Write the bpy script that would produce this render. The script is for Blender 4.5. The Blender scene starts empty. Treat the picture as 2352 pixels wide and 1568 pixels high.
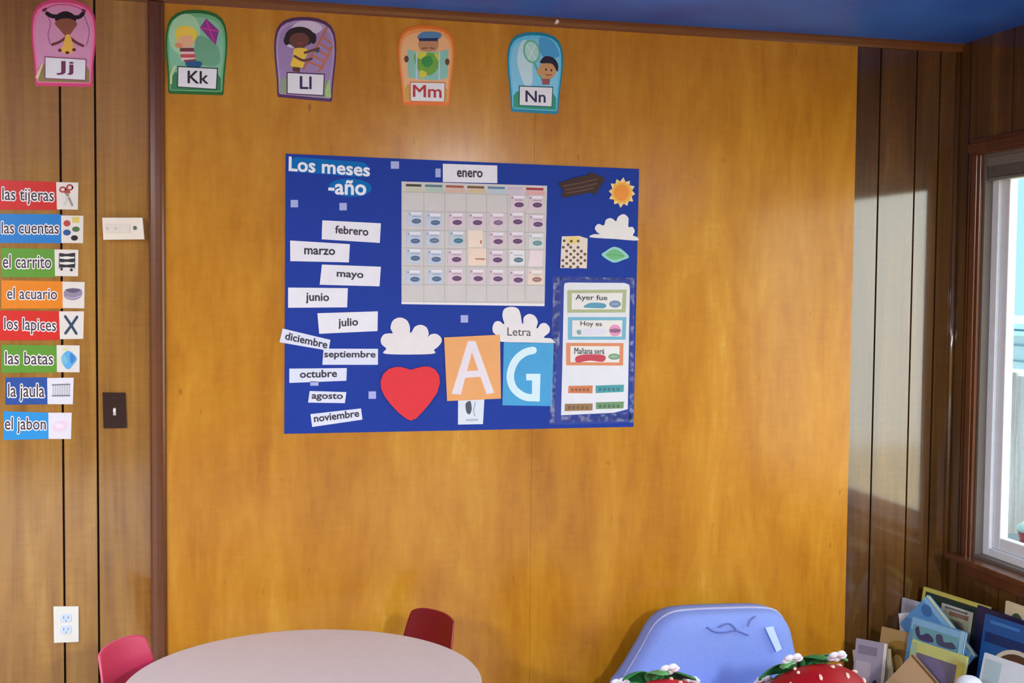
import bpy, bmesh, math, random
from mathutils import Vector, Matrix
random.seed(7)
S = bpy.context.scene
COL = S.collection
W, H = 2352, 1568

# ------------------------------------------------------------------ camera
F, YAW, PITCH, ROLL = 2713.0, .238, .0475, .0091
CAM = Vector((.187, -3.961, 1.585))
_cy, _sy, _cp, _sp = math.cos(YAW), math.sin(YAW), math.cos(PITCH), math.sin(PITCH)
FWD = Vector((_sy * _cp, _cy * _cp, -_sp)); RT0 = Vector((_cy, -_sy, 0)); UP0 = RT0.cross(FWD)
RT = math.cos(ROLL) * RT0 + math.sin(ROLL) * UP0
UP = -math.sin(ROLL) * RT0 + math.cos(ROLL) * UP0
cam = bpy.data.cameras.new('camera'); camo = bpy.data.objects.new('camera', cam); COL.objects.link(camo)
cam.sensor_width = 36; cam.sensor_fit = 'HORIZONTAL'; cam.lens = F / W * 36; cam.clip_start = .05
camo.matrix_world = Matrix(((RT.x, UP.x, -FWD.x, CAM.x), (RT.y, UP.y, -FWD.y, CAM.y), (RT.z, UP.z, -FWD.z, CAM.z), (0, 0, 0, 1)))
S.camera = camo

# ------------------------------------------------------------------ sky, lights, exposure
S.view_settings.view_transform = 'Standard'; S.view_settings.look = 'None'
S.view_settings.gamma = 1; S.view_settings.use_curve_mapping = False; S.view_settings.exposure = 0.12
wd = bpy.data.worlds.new('sky'); S.world = wd; wd.use_nodes = True
nt = wd.node_tree; nt.nodes.clear()
tc = nt.nodes.new('ShaderNodeTexCoord'); dot = nt.nodes.new('ShaderNodeVectorMath'); dot.operation = 'DOT_PRODUCT'
nt.links.new(tc.outputs['Generated'], dot.inputs[0]); dot.inputs[1].default_value = Vector((.80, -.52, .30)).normalized()
mr = nt.nodes.new('ShaderNodeMapRange'); mr.interpolation_type = 'SMOOTHSTEP'
mr.inputs['From Min'].default_value = .35; mr.inputs['From Max'].default_value = .98
nt.links.new(dot.outputs['Value'], mr.inputs['Value'])
mx = nt.nodes.new('ShaderNodeMix'); mx.data_type = 'RGBA'
mx.inputs[6].default_value = (.56, .96, 1.05, 1); mx.inputs[7].default_value = (5.0, 4.9, 4.5, 1)   # hazy bright side of the sky
nt.links.new(mr.outputs['Result'], mx.inputs[0])
bg = nt.nodes.new('ShaderNodeBackground'); nt.links.new(mx.outputs[2], bg.inputs['Color'])
out = nt.nodes.new('ShaderNodeOutputWorld'); nt.links.new(bg.outputs[0], out.inputs[0])
# portal in the window opening (guides sky sampling, gives off nothing)
pl = bpy.data.lights.new('window_portal', 'AREA'); pl.shape = 'RECTANGLE'; pl.size = 1.85; pl.size_y = 1.40
pl.cycles.is_portal = True
po = bpy.data.objects.new('window_portal', pl); COL.objects.link(po); po.location = (3.0, -1.08, 1.33)
po.rotation_euler = Vector((-1, 0, 0)).to_track_quat('-Z', 'Y').to_euler()
FILL_LAMPS = [((-1.5, -1.8), 48), ((-2.2, -4.6), 180), ((2.0, -5.7), 300)]     # fill lamps added in the unseen part of the room, built below
LAMP_COL = (.90, .99, 1.14)
sl_ = bpy.data.lights.new('sun', 'SUN'); sl_.energy = 12; sl_.angle = .01; sl_.color = (1.0, .95, .86)
so_ = bpy.data.objects.new('sun', sl_); COL.objects.link(so_); so_.rotation_euler = Vector((.35, .55, -.76)).to_track_quat('-Z', 'Y').to_euler()   # high, behind the house: falls on the yard only

# ------------------------------------------------------------------ colours and materials
def lin(c):
    return tuple((x / 255 / 12.92) if x / 255 <= .04045 else ((x / 255 + .055) / 1.055) ** 2.4 for x in c)
MATS = {}
def mat(rgb, rough=.55, spec=.4, metal=0, coat=0, k=1.0, noise=0):
    key = (tuple(rgb), rough, spec, metal, coat, k, noise)
    if key in MATS: return MATS[key]
    m = bpy.data.materials.new('paint_%d_%d_%d' % tuple(int(x) for x in rgb)); m.use_nodes = True
    n = m.node_tree; b = n.nodes['Principled BSDF']
    c = tuple(min(.95, x * k) for x in lin(rgb)) + (1,)
    b.inputs['Base Color'].default_value = c
    b.inputs['Roughness'].default_value = rough; b.inputs['Specular IOR Level'].default_value = spec
    b.inputs['Metallic'].default_value = metal; b.inputs['Coat Weight'].default_value = coat
    # slight unevenness so that nothing is perfectly flat
    t = n.nodes.new('ShaderNodeTexCoord'); nz = n.nodes.new('ShaderNodeTexNoise'); nz.inputs['Scale'].default_value = 25 if not noise else noise
    nz.inputs['Detail'].default_value = 3
    mp = n.nodes.new('ShaderNodeMapRange'); mp.inputs['To Min'].default_value = .93 if not noise else .8; mp.inputs['To Max'].default_value = 1.05 if not noise else 1.15
    vm = n.nodes.new('ShaderNodeVectorMath'); vm.operation = 'SCALE'; vm.inputs[0].default_value = c[:3]
    n.links.new(t.outputs['Object'], nz.inputs['Vector']); n.links.new(nz.outputs['Fac'], mp.inputs['Value'])
    n.links.new(mp.outputs['Result'], vm.inputs['Scale']); n.links.new(vm.outputs['Vector'], b.inputs['Base Color'])
    MATS[key] = m; return m

def wood(name, stops, rough, coat, coat_rough, coat_ior=1.5, big=(5, 5, .55), grain=(90, 90, 3.0), bump=.02, spec=.3, knots=False):
    m = bpy.data.materials.new(name); m.use_nodes = True; n = m.node_tree; b = n.nodes['Principled BSDF']; L = n.links.new
    t = n.nodes.new('ShaderNodeTexCoord')
    def noise(scale, detail, rou=.55, dist=0):
        mp = n.nodes.new('ShaderNodeMapping'); mp.inputs['Scale'].default_value = scale
        nz = n.nodes.new('ShaderNodeTexNoise'); nz.inputs['Scale'].default_value = 1; nz.inputs['Detail'].default_value = detail
        nz.inputs['Roughness'].default_value = rou; nz.inputs['Distortion'].default_value = dist
        L(t.outputs['Object'], mp.inputs['Vector']); L(mp.outputs['Vector'], nz.inputs['Vector']); return nz.outputs['Fac']
    def math_(op, a, bb):
        q = n.nodes.new('ShaderNodeMath'); q.operation = op
        for i, v in enumerate((a, bb)):
            if isinstance(v, (int, float)): q.inputs[i].default_value = v
            else: L(v, q.inputs[i])
        return q.outputs[0]
    A = noise(big, 5, .6, .9); B = noise(grain, 3, .6); Cc = noise((grain[0] * .35, grain[1] * .35, grain[2] * .5), 4, .6, .3)
    D = noise((14, 14, 70), 2, .5)        # faint cross figure
    f = math_('ADD', math_('MULTIPLY', A, .55), math_('ADD', math_('MULTIPLY', B, .16), math_('ADD', math_('MULTIPLY', Cc, .21), math_('MULTIPLY', D, .08))))
    cr = n.nodes.new('ShaderNodeValToRGB'); e = cr.color_ramp.elements
    e[0].position = stops[0][0]; e[0].color = lin(stops[0][1]) + (1,)
    e[1].position = stops[-1][0]; e[1].color = lin(stops[-1][1]) + (1,)
    for p, c in stops[1:-1]:
        x = e.new(p); x.color = lin(c) + (1,)
    L(f, cr.inputs['Fac']); colr = cr.outputs['Color']
    if knots:                              # small dark flecks
        fk = noise((48, 48, 15), 1, .4); mp2 = n.nodes.new('ShaderNodeMapRange')
        mp2.inputs['From Min'].default_value = .77; mp2.inputs['From Max'].default_value = .84
        mp2.inputs['To Min'].default_value = 0; mp2.inputs['To Max'].default_value = .45
        L(fk, mp2.inputs['Value']); mm = n.nodes.new('ShaderNodeMix'); mm.data_type = 'RGBA'
        L(mp2.outputs['Result'], mm.inputs[0]); L(colr, mm.inputs[6]); mm.inputs[7].default_value = lin((90, 50, 12)) + (1,)
        colr = mm.outputs[2]
    L(colr, b.inputs['Base Color'])
    b.inputs['Roughness'].default_value = rough; b.inputs['Specular IOR Level'].default_value = spec
    b.inputs['Coat Weight'].default_value = coat; b.inputs['Coat Roughness'].default_value = coat_rough; b.inputs['Coat IOR'].default_value = coat_ior
    bp = n.nodes.new('ShaderNodeBump'); bp.inputs['Strength'].default_value = bump * 10; bp.inputs['Distance'].default_value = .002
    L(Cc, bp.inputs['Height']); L(bp.outputs['Normal'], b.inputs['Normal'])
    L(bp.outputs['Normal'], b.inputs['Coat Normal'])
    return m

M_PLY = wood('honey_plywood', [(.33, (165, 101, 8)), (.48, (191, 126, 21)), (.60, (204, 143, 36)), (.72, (222, 170, 68))], .5, .62, .20, 1.5, big=(4.5, 4.5, 1.1), grain=(60, 60, 9), spec=.15, bump=.008, knots=True)
M_STAIN = wood('dark_stained_panelling', [(.32, (102, 63, 6)), (.45, (142, 94, 20)), (.56, (164, 116, 36)), (.68, (194, 148, 68))], .5, .8, .12, 1.8, big=(7, 7, .7), grain=(70, 70, 2.0), bump=.012)
M_STAIN_SHADED = wood('stained_panelling_painted_shade', [(.32, (54, 29, 3)), (.45, (80, 48, 9)), (.56, (100, 64, 18)), (.68, (132, 92, 38))], .5, .80, .08, 2.0, big=(7, 7, .7), grain=(70, 70, 2.0), bump=.010)  # panelling stain with the right corner's shade put into its colour
M_TRIM = wood('red_brown_trim', [(.30, (78, 40, 14)), (.50, (112, 62, 26)), (.72, (146, 92, 48))], .4, .8, .2, 1.5, grain=(60, 60, 2))
M_CROWN = wood('brown_crown_moulding', [(.30, (88, 48, 14)), (.50, (110, 62, 24)), (.72, (128, 78, 40))], .4, .6, .25, 1.5, big=(.6, 5, 5), grain=(2, 60, 60))
M_CASING = wood('dark_window_wood', [(.30, (70, 34, 14)), (.50, (92, 48, 20)), (.72, (124, 74, 40))], .4, .8, .22, 1.5)
M_TAN = wood('tan_wood', [(.30, (150, 112, 70)), (.50, (176, 136, 90)), (.72, (196, 158, 112))], .5, .2, .3)
M_GROOVE = mat((38, 20, 6), .8)
M_WHITE = mat((244, 244, 247), .5); M_CARD = mat((240, 239, 242), .55); M_INK = mat((38, 36, 52), .6)
M_CREAM = mat((238, 222, 198), .5)

def ceiling_mat():
    m = bpy.data.materials.new('navy_ceiling_paint'); m.use_nodes = True; n = m.node_tree; b = n.nodes['Principled BSDF']
    t = n.nodes.new('ShaderNodeTexCoord'); nz = n.nodes.new('ShaderNodeTexNoise'); nz.inputs['Scale'].default_value = 2.2; nz.inputs['Detail'].default_value = 3
    cr = n.nodes.new('ShaderNodeValToRGB'); cr.color_ramp.elements[0].position = .35; cr.color_ramp.elements[1].position = .68
    cr.color_ramp.elements[0].color = lin((36, 78, 168)) + (1,); cr.color_ramp.elements[1].color = lin((52, 110, 202)) + (1,)
    n.links.new(t.outputs['Object'], nz.inputs['Vector']); n.links.new(nz.outputs['Fac'], cr.inputs['Fac']); n.links.new(cr.outputs['Color'], b.inputs['Base Color'])
    b.inputs['Roughness'].default_value = .4; b.inputs['Specular IOR Level'].default_value = .22
    return m
M_CEIL = ceiling_mat()
def plaster(name, rgb):
    return mat(rgb, .8, .2, noise=3)
def glass_mat():
    m = bpy.data.materials.new('window_glass'); m.use_nodes = True; n = m.node_tree; n.nodes.clear()
    o = n.nodes.new('ShaderNodeOutputMaterial'); t = n.nodes.new('ShaderNodeBsdfTransparent'); g = n.nodes.new('ShaderNodeBsdfGlossy')
    t.inputs['Color'].default_value = (.95, .99, .985, 1); g.inputs['Roughness'].default_value = .02
    mxs = n.nodes.new('ShaderNodeMixShader'); mxs.inputs[0].default_value = .05
    n.links.new(t.outputs[0], mxs.inputs[1]); n.links.new(g.outputs[0], mxs.inputs[2]); n.links.new(mxs.outputs[0], o.inputs[0])
    return m
M_GLASS = glass_mat()
def film_mat():
    m = bpy.data.materials.new('clear_vinyl_film'); m.use_nodes = True; n = m.node_tree; n.nodes.clear()
    o = n.nodes.new('ShaderNodeOutputMaterial'); t = n.nodes.new('ShaderNodeBsdfTransparent'); g = n.nodes.new('ShaderNodeBsdfPrincipled')
    g.inputs['Base Color'].default_value = (.75, .78, .9, 1); g.inputs['Roughness'].default_value = .15
    mxs = n.nodes.new('ShaderNodeMixShader'); mxs.inputs[0].default_value = .02
    n.links.new(t.outputs[0], mxs.inputs[1]); n.links.new(g.outputs[0], mxs.inputs[2]); n.links.new(mxs.outputs[0], o.inputs[0])
    return m
M_FILM = film_mat()
def seam_mat():
    m = bpy.data.materials.new('heat_sealed_vinyl_edge'); m.use_nodes = True; n = m.node_tree; n.nodes.clear()
    o = n.nodes.new('ShaderNodeOutputMaterial'); t = n.nodes.new('ShaderNodeBsdfTransparent'); g = n.nodes.new('ShaderNodeBsdfPrincipled')
    g.inputs['Base Color'].default_value = (.62, .66, .9, 1); g.inputs['Roughness'].default_value = .2
    tc_ = n.nodes.new('ShaderNodeTexCoord'); nz = n.nodes.new('ShaderNodeTexNoise'); nz.inputs['Scale'].default_value = 45
    mp = n.nodes.new('ShaderNodeMapRange'); mp.inputs['From Min'].default_value = .5; mp.inputs['From Max'].default_value = .72; mp.inputs['To Min'].default_value = .0; mp.inputs['To Max'].default_value = .34
    mxs = n.nodes.new('ShaderNodeMixShader')
    n.links.new(tc_.outputs['Object'], nz.inputs['Vector']); n.links.new(nz.outputs['Fac'], mp.inputs['Value']); n.links.new(mp.outputs['Result'], mxs.inputs[0])
    n.links.new(t.outputs[0], mxs.inputs[1]); n.links.new(g.outputs[0], mxs.inputs[2]); n.links.new(mxs.outputs[0], o.inputs[0])
    return m
M_SEAM = seam_mat()

# ------------------------------------------------------------------ helpers
def ray(px, py):
    return FWD + (px - W / 2) / F * RT - (py - H / 2) / F * UP
def at_y(px, py, y):
    d = ray(px, py); return CAM + d * ((y - CAM.y) / d.y)
def at_x(px, py, x):
    d = ray(px, py); return CAM + d * ((x - CAM.x) / d.x)
def at_z(px, py, z):
    d = ray(px, py); return CAM + d * ((z - CAM.z) / d.z)
CROPS = {'p': (0, 0, 1), 'a': (0, 0, 4.2), 'b': (580, 0, 3.0947), 'c': (0, 400, 5.228), 'd': (0, 700, 4.9), 'e': (630, 340, 4.3545), 'f': (630, 680, 4.752),
         'g': (900, 400, 5.0568), 'h': (1240, 360, 4.9), 'i': (860, 690, 5.058), 'j': (1240, 620, 4.128), 'k': (1900, 1300, 5.2035), 'm': (100, 1340, 2.2615)}
def cp(crop, pts):
    ox, oy, s = CROPS[crop]; return [(ox + x / s, oy + y / s) for x, y in pts]
def wall2(pts, y):                      # points of the photo carried onto the wall, as (x, z)
    r = []
    for p in pts:
        v = at_y(p[0], p[1], y); r.append((v.x, v.z))
    return r
def ell(cx, cy, rx, ry, rot=0, n=28):
    c, s = math.cos(math.radians(rot)), math.sin(math.radians(rot))
    return [(cx + rx * math.cos(t) * c - ry * math.sin(t) * s, cy + rx * math.cos(t) * s + ry * math.sin(t) * c) for t in [2 * math.pi * i / n for i in range(n)]]
def smooth(pts, n=4):                   # closed Catmull-Rom
    r = []; N = len(pts)
    for i in range(N):
        p0, p1, p2, p3 = pts[i - 1], pts[i], pts[(i + 1) % N], pts[(i + 2) % N]
        for k in range(n):
            t = k / n
            r.append(tuple(.5 * (2 * p1[j] + (p2[j] - p0[j]) * t + (2 * p0[j] - 5 * p1[j] + 4 * p2[j] - p3[j]) * t * t + (3 * p1[j] - p0[j] - 3 * p2[j] + p3[j]) * t ** 3) for j in (0, 1)))
    return r
def opensmooth(pts, n=5):
    r = []; N = len(pts); g = lambda i: pts[max(0, min(N - 1, i))]
    for i in range(N - 1):
        p0, p1, p2, p3 = g(i - 1), g(i), g(i + 1), g(i + 2)
        for k in range(n):
            t = k / n
            r.append(tuple(.5 * (2 * p1[j] + (p2[j] - p0[j]) * t + (2 * p0[j] - 5 * p1[j] + 4 * p2[j] - p3[j]) * t * t + (3 * p1[j] - p0[j] - 3 * p2[j] + p3[j]) * t ** 3) for j in range(len(p1))))
    r.append(tuple(pts[-1])); return r
def bil(quad, u, v):                    # quad TL, TR, BR, BL ; u right, v down
    (a, b), (c, d), (e, f), (g, h) = quad
    return ((a * (1 - u) + c * u) * (1 - v) + (g * (1 - u) + e * u) * v, (b * (1 - u) + d * u) * (1 - v) + (h * (1 - u) + f * u) * v)
def inq(quad, pts): return [bil(quad, u, v) for u, v in pts]
def area(p): return .5 * sum(p[i - 1][0] * p[i][1] - p[i][0] * p[i - 1][1] for i in range(len(p)))

class MB:
    def __init__(s): s.v = []; s.f = []; s.mi = []; s.mats = []
    def slot(s, m):
        if m not in s.mats: s.mats.append(m)
        return s.mats.index(m)
    def add(s, vs, fs, m):
        o = len(s.v); k = s.slot(m); s.v += [Vector(v) for v in vs]
        for f in fs: s.f.append([o + i for i in f]); s.mi.append(k)
    def flat(s, pts, y, m):
        if area(pts) < 0: pts = pts[::-1]
        s.add([(x, y, z) for x, z in pts], [list(range(len(pts)))], m)
    def prism(s, pts, yb, yf, m, side=None):
        if area(pts) < 0: pts = pts[::-1]
        n = len(pts)
        s.add([(x, yf, z) for x, z in pts], [list(range(n))], m)
        s.add([(x, yb, z) for x, z in pts], [list(range(n))[::-1]], side or m)
        s.add([(x, yf, z) for x, z in pts] + [(x, yb, z) for x, z in pts], [[i, i + n, (i + 1) % n + n, (i + 1) % n] for i in range(n)], side or m)
    def stroke(s, pts, w, y, m, conv):  # drawn line of width w with rounded ends, one ribbon
        P = [pts[0]]
        for p in pts[1:]:
            if math.hypot(p[0] - P[-1][0], p[1] - P[-1][1]) > w * .08: P.append(p)
        if len(P) < 2: P.append((P[0][0] + w * .1, P[0][1]))
        N = len(P); lf = []; rg = []; T = []
        for i in range(N):
            dx, dy = P[min(i + 1, N - 1)][0] - P[max(i - 1, 0)][0], P[min(i + 1, N - 1)][1] - P[max(i - 1, 0)][1]; d = math.hypot(dx, dy) or 1
            T.append((dx / d, dy / d)); lf.append((P[i][0] - dy / d * w / 2, P[i][1] + dx / d * w / 2)); rg.append((P[i][0] + dy / d * w / 2, P[i][1] - dx / d * w / 2))
        def cap(c, t, sg):
            a0 = math.atan2(t[1], t[0]) + (math.pi / 2 if sg > 0 else -math.pi / 2)
            return [(c[0] + w / 2 * math.cos(a0 - math.pi * k / 6), c[1] + w / 2 * math.sin(a0 - math.pi * k / 6)) for k in range(1, 6)]
        for i in range(N - 1): s.flat(conv([lf[i], lf[i + 1], rg[i + 1], rg[i]]), y, m)
        s.flat(conv([lf[-1]] + cap(P[-1], T[-1], 1) + [rg[-1]]), y, m); s.flat(conv([rg[0]] + cap(P[0], T[0], -1) + [lf[0]]), y, m)
    def box(s, lo, hi, m):
        x0, y0, z0 = lo; x1, y1, z1 = hi
        s.add([(x0, y0, z0), (x1, y0, z0), (x1, y1, z0), (x0, y1, z0), (x0, y0, z1), (x1, y0, z1), (x1, y1, z1), (x0, y1, z1)],
              [[0, 3, 2, 1], [4, 5, 6, 7], [0, 1, 5, 4], [1, 2, 6, 5], [2, 3, 7, 6], [3, 0, 4, 7]], m)
    def obox(s, o, r, u, n, m):         # box from corner o spanned by three vectors
        o, r, u, n = map(Vector, (o, r, u, n)); P = [o, o + r, o + r + u, o + u]
        s.add(P + [p + n for p in P], [[0, 3, 2, 1], [4, 5, 6, 7], [0, 1, 5, 4], [1, 2, 6, 5], [2, 3, 7, 6], [3, 0, 4, 7]], m)
    def tube(s, pts, r, m, n=10):
        pts = [Vector(p) for p in pts]; rings = []; rr = r if isinstance(r, (list, tuple)) else [r] * len(pts)
        for i, p in enumerate(pts):
            t = (pts[min(i + 1, len(pts) - 1)] - pts[max(i - 1, 0)]).normalized()
            a = t.orthogonal().normalized() if i == 0 else (rings_a - t * rings_a.dot(t)).normalized()
            rings_a = a; b = t.cross(a)
            rings.append([p + rr[i] * (math.cos(q) * a + math.sin(q) * b) for q in [2 * math.pi * k / n for k in range(n)]])
        vs = [v for r_ in rings for v in r_]; fs = []
        for i in range(len(pts) - 1):
            for k in range(n): fs.append([i * n + k, i * n + (k + 1) % n, (i + 1) * n + (k + 1) % n, (i + 1) * n + k])
        fs.append(list(range(n))[::-1]); fs.append([(len(pts) - 1) * n + k for k in range(n)]); s.add(vs, fs, m)
    def lathe(s, prof, c, m, n=48):     # prof: (r, z) from the axis bottom to the axis top
        c = Vector(c); vs = []; fs = []
        for r, z in prof:
            for k in range(n): a = 2 * math.pi * k / n; vs.append(c + Vector((r * math.cos(a), r * math.sin(a), z)))
        for i in range(len(prof) - 1):
            for k in range(n): fs.append([i * n + k, i * n + (k + 1) % n, (i + 1) * n + (k + 1) % n, (i + 1) * n + k])
        fs.append(list(range(n))[::-1]); fs.append([(len(prof) - 1) * n + k for k in range(n)]); s.add(vs, fs, m)
    def build(s, name, parent=None, origin=None, smooth_=False, bevel=0, seg=2, subs=0):
        if origin is None: origin = abs_loc(parent) if parent else Vector((0, 0, 0))
        origin = Vector(origin); me = bpy.data.meshes.new(name)
        me.from_pydata([v - origin for v in s.v], [], s.f)
        for m in s.mats: me.materials.append(m)
        me.polygons.foreach_set('material_index', s.mi)
        if smooth_: me.polygons.foreach_set('use_smooth', [True] * len(me.polygons))
        me.update(); o = bpy.data.objects.new(name, me); COL.objects.link(o)
        if parent: o.parent = parent; o.location = origin - abs_loc(parent)
        else: o.location = origin
        if bevel:
            b = o.modifiers.new('bevel', 'BEVEL'); b.width = bevel; b.segments = seg; b.limit_method = 'ANGLE'
        if subs:
            b = o.modifiers.new('subsurf', 'SUBSURF'); b.levels = subs; b.render_levels = subs
        return o
def abs_loc(o):
    v = Vector(o.location)
    while o.parent: o = o.parent; v = v + o.location
    return v
def tag(o, label, cat, group=None, kind=None):
    if label: o['label'] = label
    if cat: o['category'] = cat
    if group: o['group'] = group
    if kind: o['kind'] = kind
    return o
def thing(name, label, cat, loc, group=None):
    o = bpy.data.objects.new(name, None); COL.objects.link(o); o.location = loc; o.empty_display_size = .05
    return tag(o, label, cat, group)
def structure(o): o['kind'] = 'structure'; return o
TXT = {}
def glyphs(s, off=0.0):
    if (s, off) in TXT: return TXT[(s, off)]
    c = bpy.data.curves.new('lettering', 'FONT'); c.body = s; c.offset = off; c.resolution_u = 3
    o = bpy.data.objects.new('lettering', c); COL.objects.link(o)
    dg = bpy.context.evaluated_depsgraph_get(); me = bpy.data.meshes.new_from_object(o.evaluated_get(dg))
    r = ([(v.co.x, v.co.y) for v in me.vertices], [list(p.vertices) for p in me.polygons])
    bpy.data.objects.remove(o); bpy.data.curves.remove(c); bpy.data.meshes.remove(me); TXT[(s, off)] = r; return r
def text(mb, s, quad, y, m, off=.0, conv=None):
    """lettering fitted into quad; off thickens the strokes by that share of the letter size"""
    vs, fs = glyphs(s, 0.0)
    x0 = min(v[0] for v in vs); x1 = max(v[0] for v in vs); y0 = min(v[1] for v in vs); y1 = max(v[1] for v in vs)
    copies = [(0, 0)] if off <= 0 else [(off * math.cos(t), off * math.sin(t)) for t in [2 * math.pi * k / (8 if off < .03 else 14) for k in range(8 if off < .03 else 14)]] + [(0, 0)]
    for i, (dx, dy) in enumerate(copies):
        pts = [bil(quad, (v[0] + dx - x0) / (x1 - x0), (y1 - v[1] - dy) / (y1 - y0)) for v in vs]
        yy = y - i * .000008; pts = conv(pts) if conv else wall2(pts, y)
        mb.add([(p[0], yy, p[1]) if len(p) == 2 else p for p in pts], fs, m)

# ------------------------------------------------------------------ the room
XR, XL, YF, ZC = 2.867, -2.9, -6.6, 2.5
PLY = -.007                              # front of the plywood sheets
mb = MB()
mb.box((XL, .012, 0), (XR + .15, .12, ZC), M_GROOVE)          # dark backing seen in the grooves
g = .0035
edges = [XL, -2.7, -2.55, -2.3, -2.13, -1.95, -1.7, -1.5, -1.28, -1.1, -.9, -.72, -.52, -.316, -.212, -.046]
for a, b in zip(edges, edges[1:]): mb.box((a + g, 0, 0), (b - g, .02, ZC), M_STAIN)
mb.box((-.046, 0, 0), (2.44, .012, ZC), M_STAIN)
mb.box((.0, PLY, 0), (1.2192, .0, ZC), M_PLY); mb.box((1.2199, PLY, 0), (2.44, .0, ZC), M_PLY)
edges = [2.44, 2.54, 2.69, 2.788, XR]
for a, b in zip(edges, edges[1:]): mb.box((a + (g if a > 2.45 else 0), 0, 0), (b - (g if b < XR else 0), .02, ZC), M_STAIN_SHADED)
structure(mb.build('wall_back'))
# vertical post at the left edge of the plywood, moulding at the ceiling, corner bead
mb = MB()
prof = [(-.050, 0), (-.050, -.016), (-.044, -.021), (-.030, -.023), (-.016, -.018), (-.010, -.022), (-.004, -.018), (.0, -.010), (.0, 0)]
n = len(prof)
mb.add([(x, y, 0) for x, y in prof] + [(x, y, ZC - .03) for x, y in prof], [[i, (i + 1) % n, (i + 1) % n + n, i + n] for i in range(n)] + [list(range(n))[::-1], list(range(n, 2 * n))], M_TRIM)
structure(mb.build('trim_1'))
mb = MB(); prof = [(0, ZC), (-.026, ZC), (-.026, ZC - .008), (-.018, ZC - .014), (-.016, ZC - .024), (-.010, ZC - .030), (0, ZC - .030)]; n = len(prof)
mb.add([(XL, y, z) for y, z in prof] + [(XR, y, z) for y, z in prof], [[i, i + n, (i + 1) % n + n, (i + 1) % n] for i in range(n)] + [list(range(n)), list(range(n, 2 * n))[::-1]], M_CROWN)
structure(mb.build('trim_2'))
mb = MB(); mb.tube([(XR - .006, -.006, 0), (XR - .006, -.006, ZC - .03)], .010, M_STAIN_SHADED); structure(mb.build('trim_3', smooth_=True))
mb = MB(); mb.box((XL - .1, YF, ZC), (XR + .15, .12, ZC + .1), M_CEIL); structure(mb.build('ceiling'))
M_FLOOR = wood('beige_floor', [(.3, (178, 172, 164)), (.5, (192, 188, 180)), (.7, (206, 202, 196))], .45, .3, .3)
mb = MB(); mb.box((XL - .1, YF, -.1), (XR + .15, .12, 0), M_FLOOR); structure(mb.build('floor'))
mb = MB(); mb.box((XL - .1, YF, 0), (XL, .0, ZC), M_STAIN); structure(mb.build('wall_left'))
mb = MB(); mb.box((XL, YF - .1, 0), (XR + .15, YF, ZC), M_STAIN); structure(mb.build('wall_front'))
# right wall with its window opening
WY0, WY1, WZ0, WZ1 = -.165, -2.02, .60, 2.075
mb = MB()
mb.box((XR + .012, YF, 0), (XR + .12, WY1, ZC), M_GROOVE); mb.box((XR + .012, WY0, 0), (XR + .12, .0, ZC), M_GROOVE)
mb.box((XR + .012, WY1, 0), (XR + .12, WY0, WZ0), M_GROOVE); mb.box((XR + .012, WY1, WZ1), (XR + .12, WY0, ZC), M_GROOVE)
ys = [0, -.072, -.318, -.42, -.56, -.74, -.84, -1.02, -1.2, -1.3, -1.48, -1.66, -1.84, -1.95, -2.12, -2.3, -2.5, -2.7, -2.95, -3.2, -3.5, -3.8, -4.1, -4.4, -4.8, -5.2, -5.6, -6.0, YF]
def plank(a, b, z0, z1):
    if a - b > .002 and z1 - z0 > .01: mb.box((XR, b, z0), (XR + .02, a, z1), M_STAIN_SHADED)
for a, b in zip(ys, ys[1:]):
    a -= .003 if a < 0 else 0; b += .003
    if b >= WY0 or a <= WY1: plank(a, b, 0, ZC)
    else:
        plank(a, b, 0, WZ0); plank(a, b, WZ1, ZC)
        if a > WY0: plank(a, WY0, WZ0, WZ1)
        if b < WY1: plank(WY1, b, WZ0, WZ1)
structure(mb.build('wall_right'))

# window: wood casing, vinyl frame and sash, glass, sill
win = structure(bpy.data.objects.new('window_1', None)); COL.objects.link(win); win.location = (XR, (WY0 + WY1) / 2, WZ0)
M_VINYL = mat((232, 240, 244), .35, .5); M_JAMB = mat((112, 104, 96), .5)
mb = MB()
def casing(y0, y1, z0, z1, along):       # stepped moulding
    mb.box((XR - .014, min(y0, y1), z0), (XR, max(y0, y1), z1), M_CASING)
    if along == 'v': mb.box((XR - .022, min(y0, y1) + .012, z0), (XR - .014, max(y0, y1) - .022, z1), M_CASING); mb.box((XR - .019, max(y0, y1) - .012, z0), (XR - .014, max(y0, y1) - .004, z1), M_CASING)
    else: mb.box((XR - .022, min(y0, y1), z0 + .012), (XR - .014, max(y0, y1), z1 - .014), M_CASING)
casing(WY0, WY0 + .066, WZ0 - .02, WZ1, 'v'); casing(WY1 - .066, WY1, WZ0 - .02, WZ1, 'v'); casing(WY1 - .066, WY0 + .066, WZ1, WZ1 + .058, 'h')
mb.build('casing', win, bevel=.0025)
mb = MB()
mb.box((XR - .0, WY0 - .012, WZ0), (XR + .12, WY0, WZ1), M_JAMB); mb.box((XR, WY1, WZ0), (XR + .12, WY1 + .012, WZ1), M_JAMB)
mb.box((XR, WY1 + .012, WZ1 - .012), (XR + .12, WY0 - .012, WZ1), M_JAMB); mb.build('jamb', win)
fy0, fy1, fz0, fz1 = WY0 - .012, WY1 + .012, WZ0 + .012, WZ1 - .012
mb = MB()
def ring(x0, x1, y0, y1, z0, z1, w, m, wb=None):
    wb = wb or w
    mb.box((x0, y0 - w, z0), (x1, y0, z1), m); mb.box((x0, y1, z0), (x1, y1 + w, z1), m)
    mb.box((x0, y1 + w, z0), (x1, y0 - w, z0 + wb), m); mb.box((x0, y1 + w, z1 - w), (x1, y0 - w, z1), m)
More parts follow.
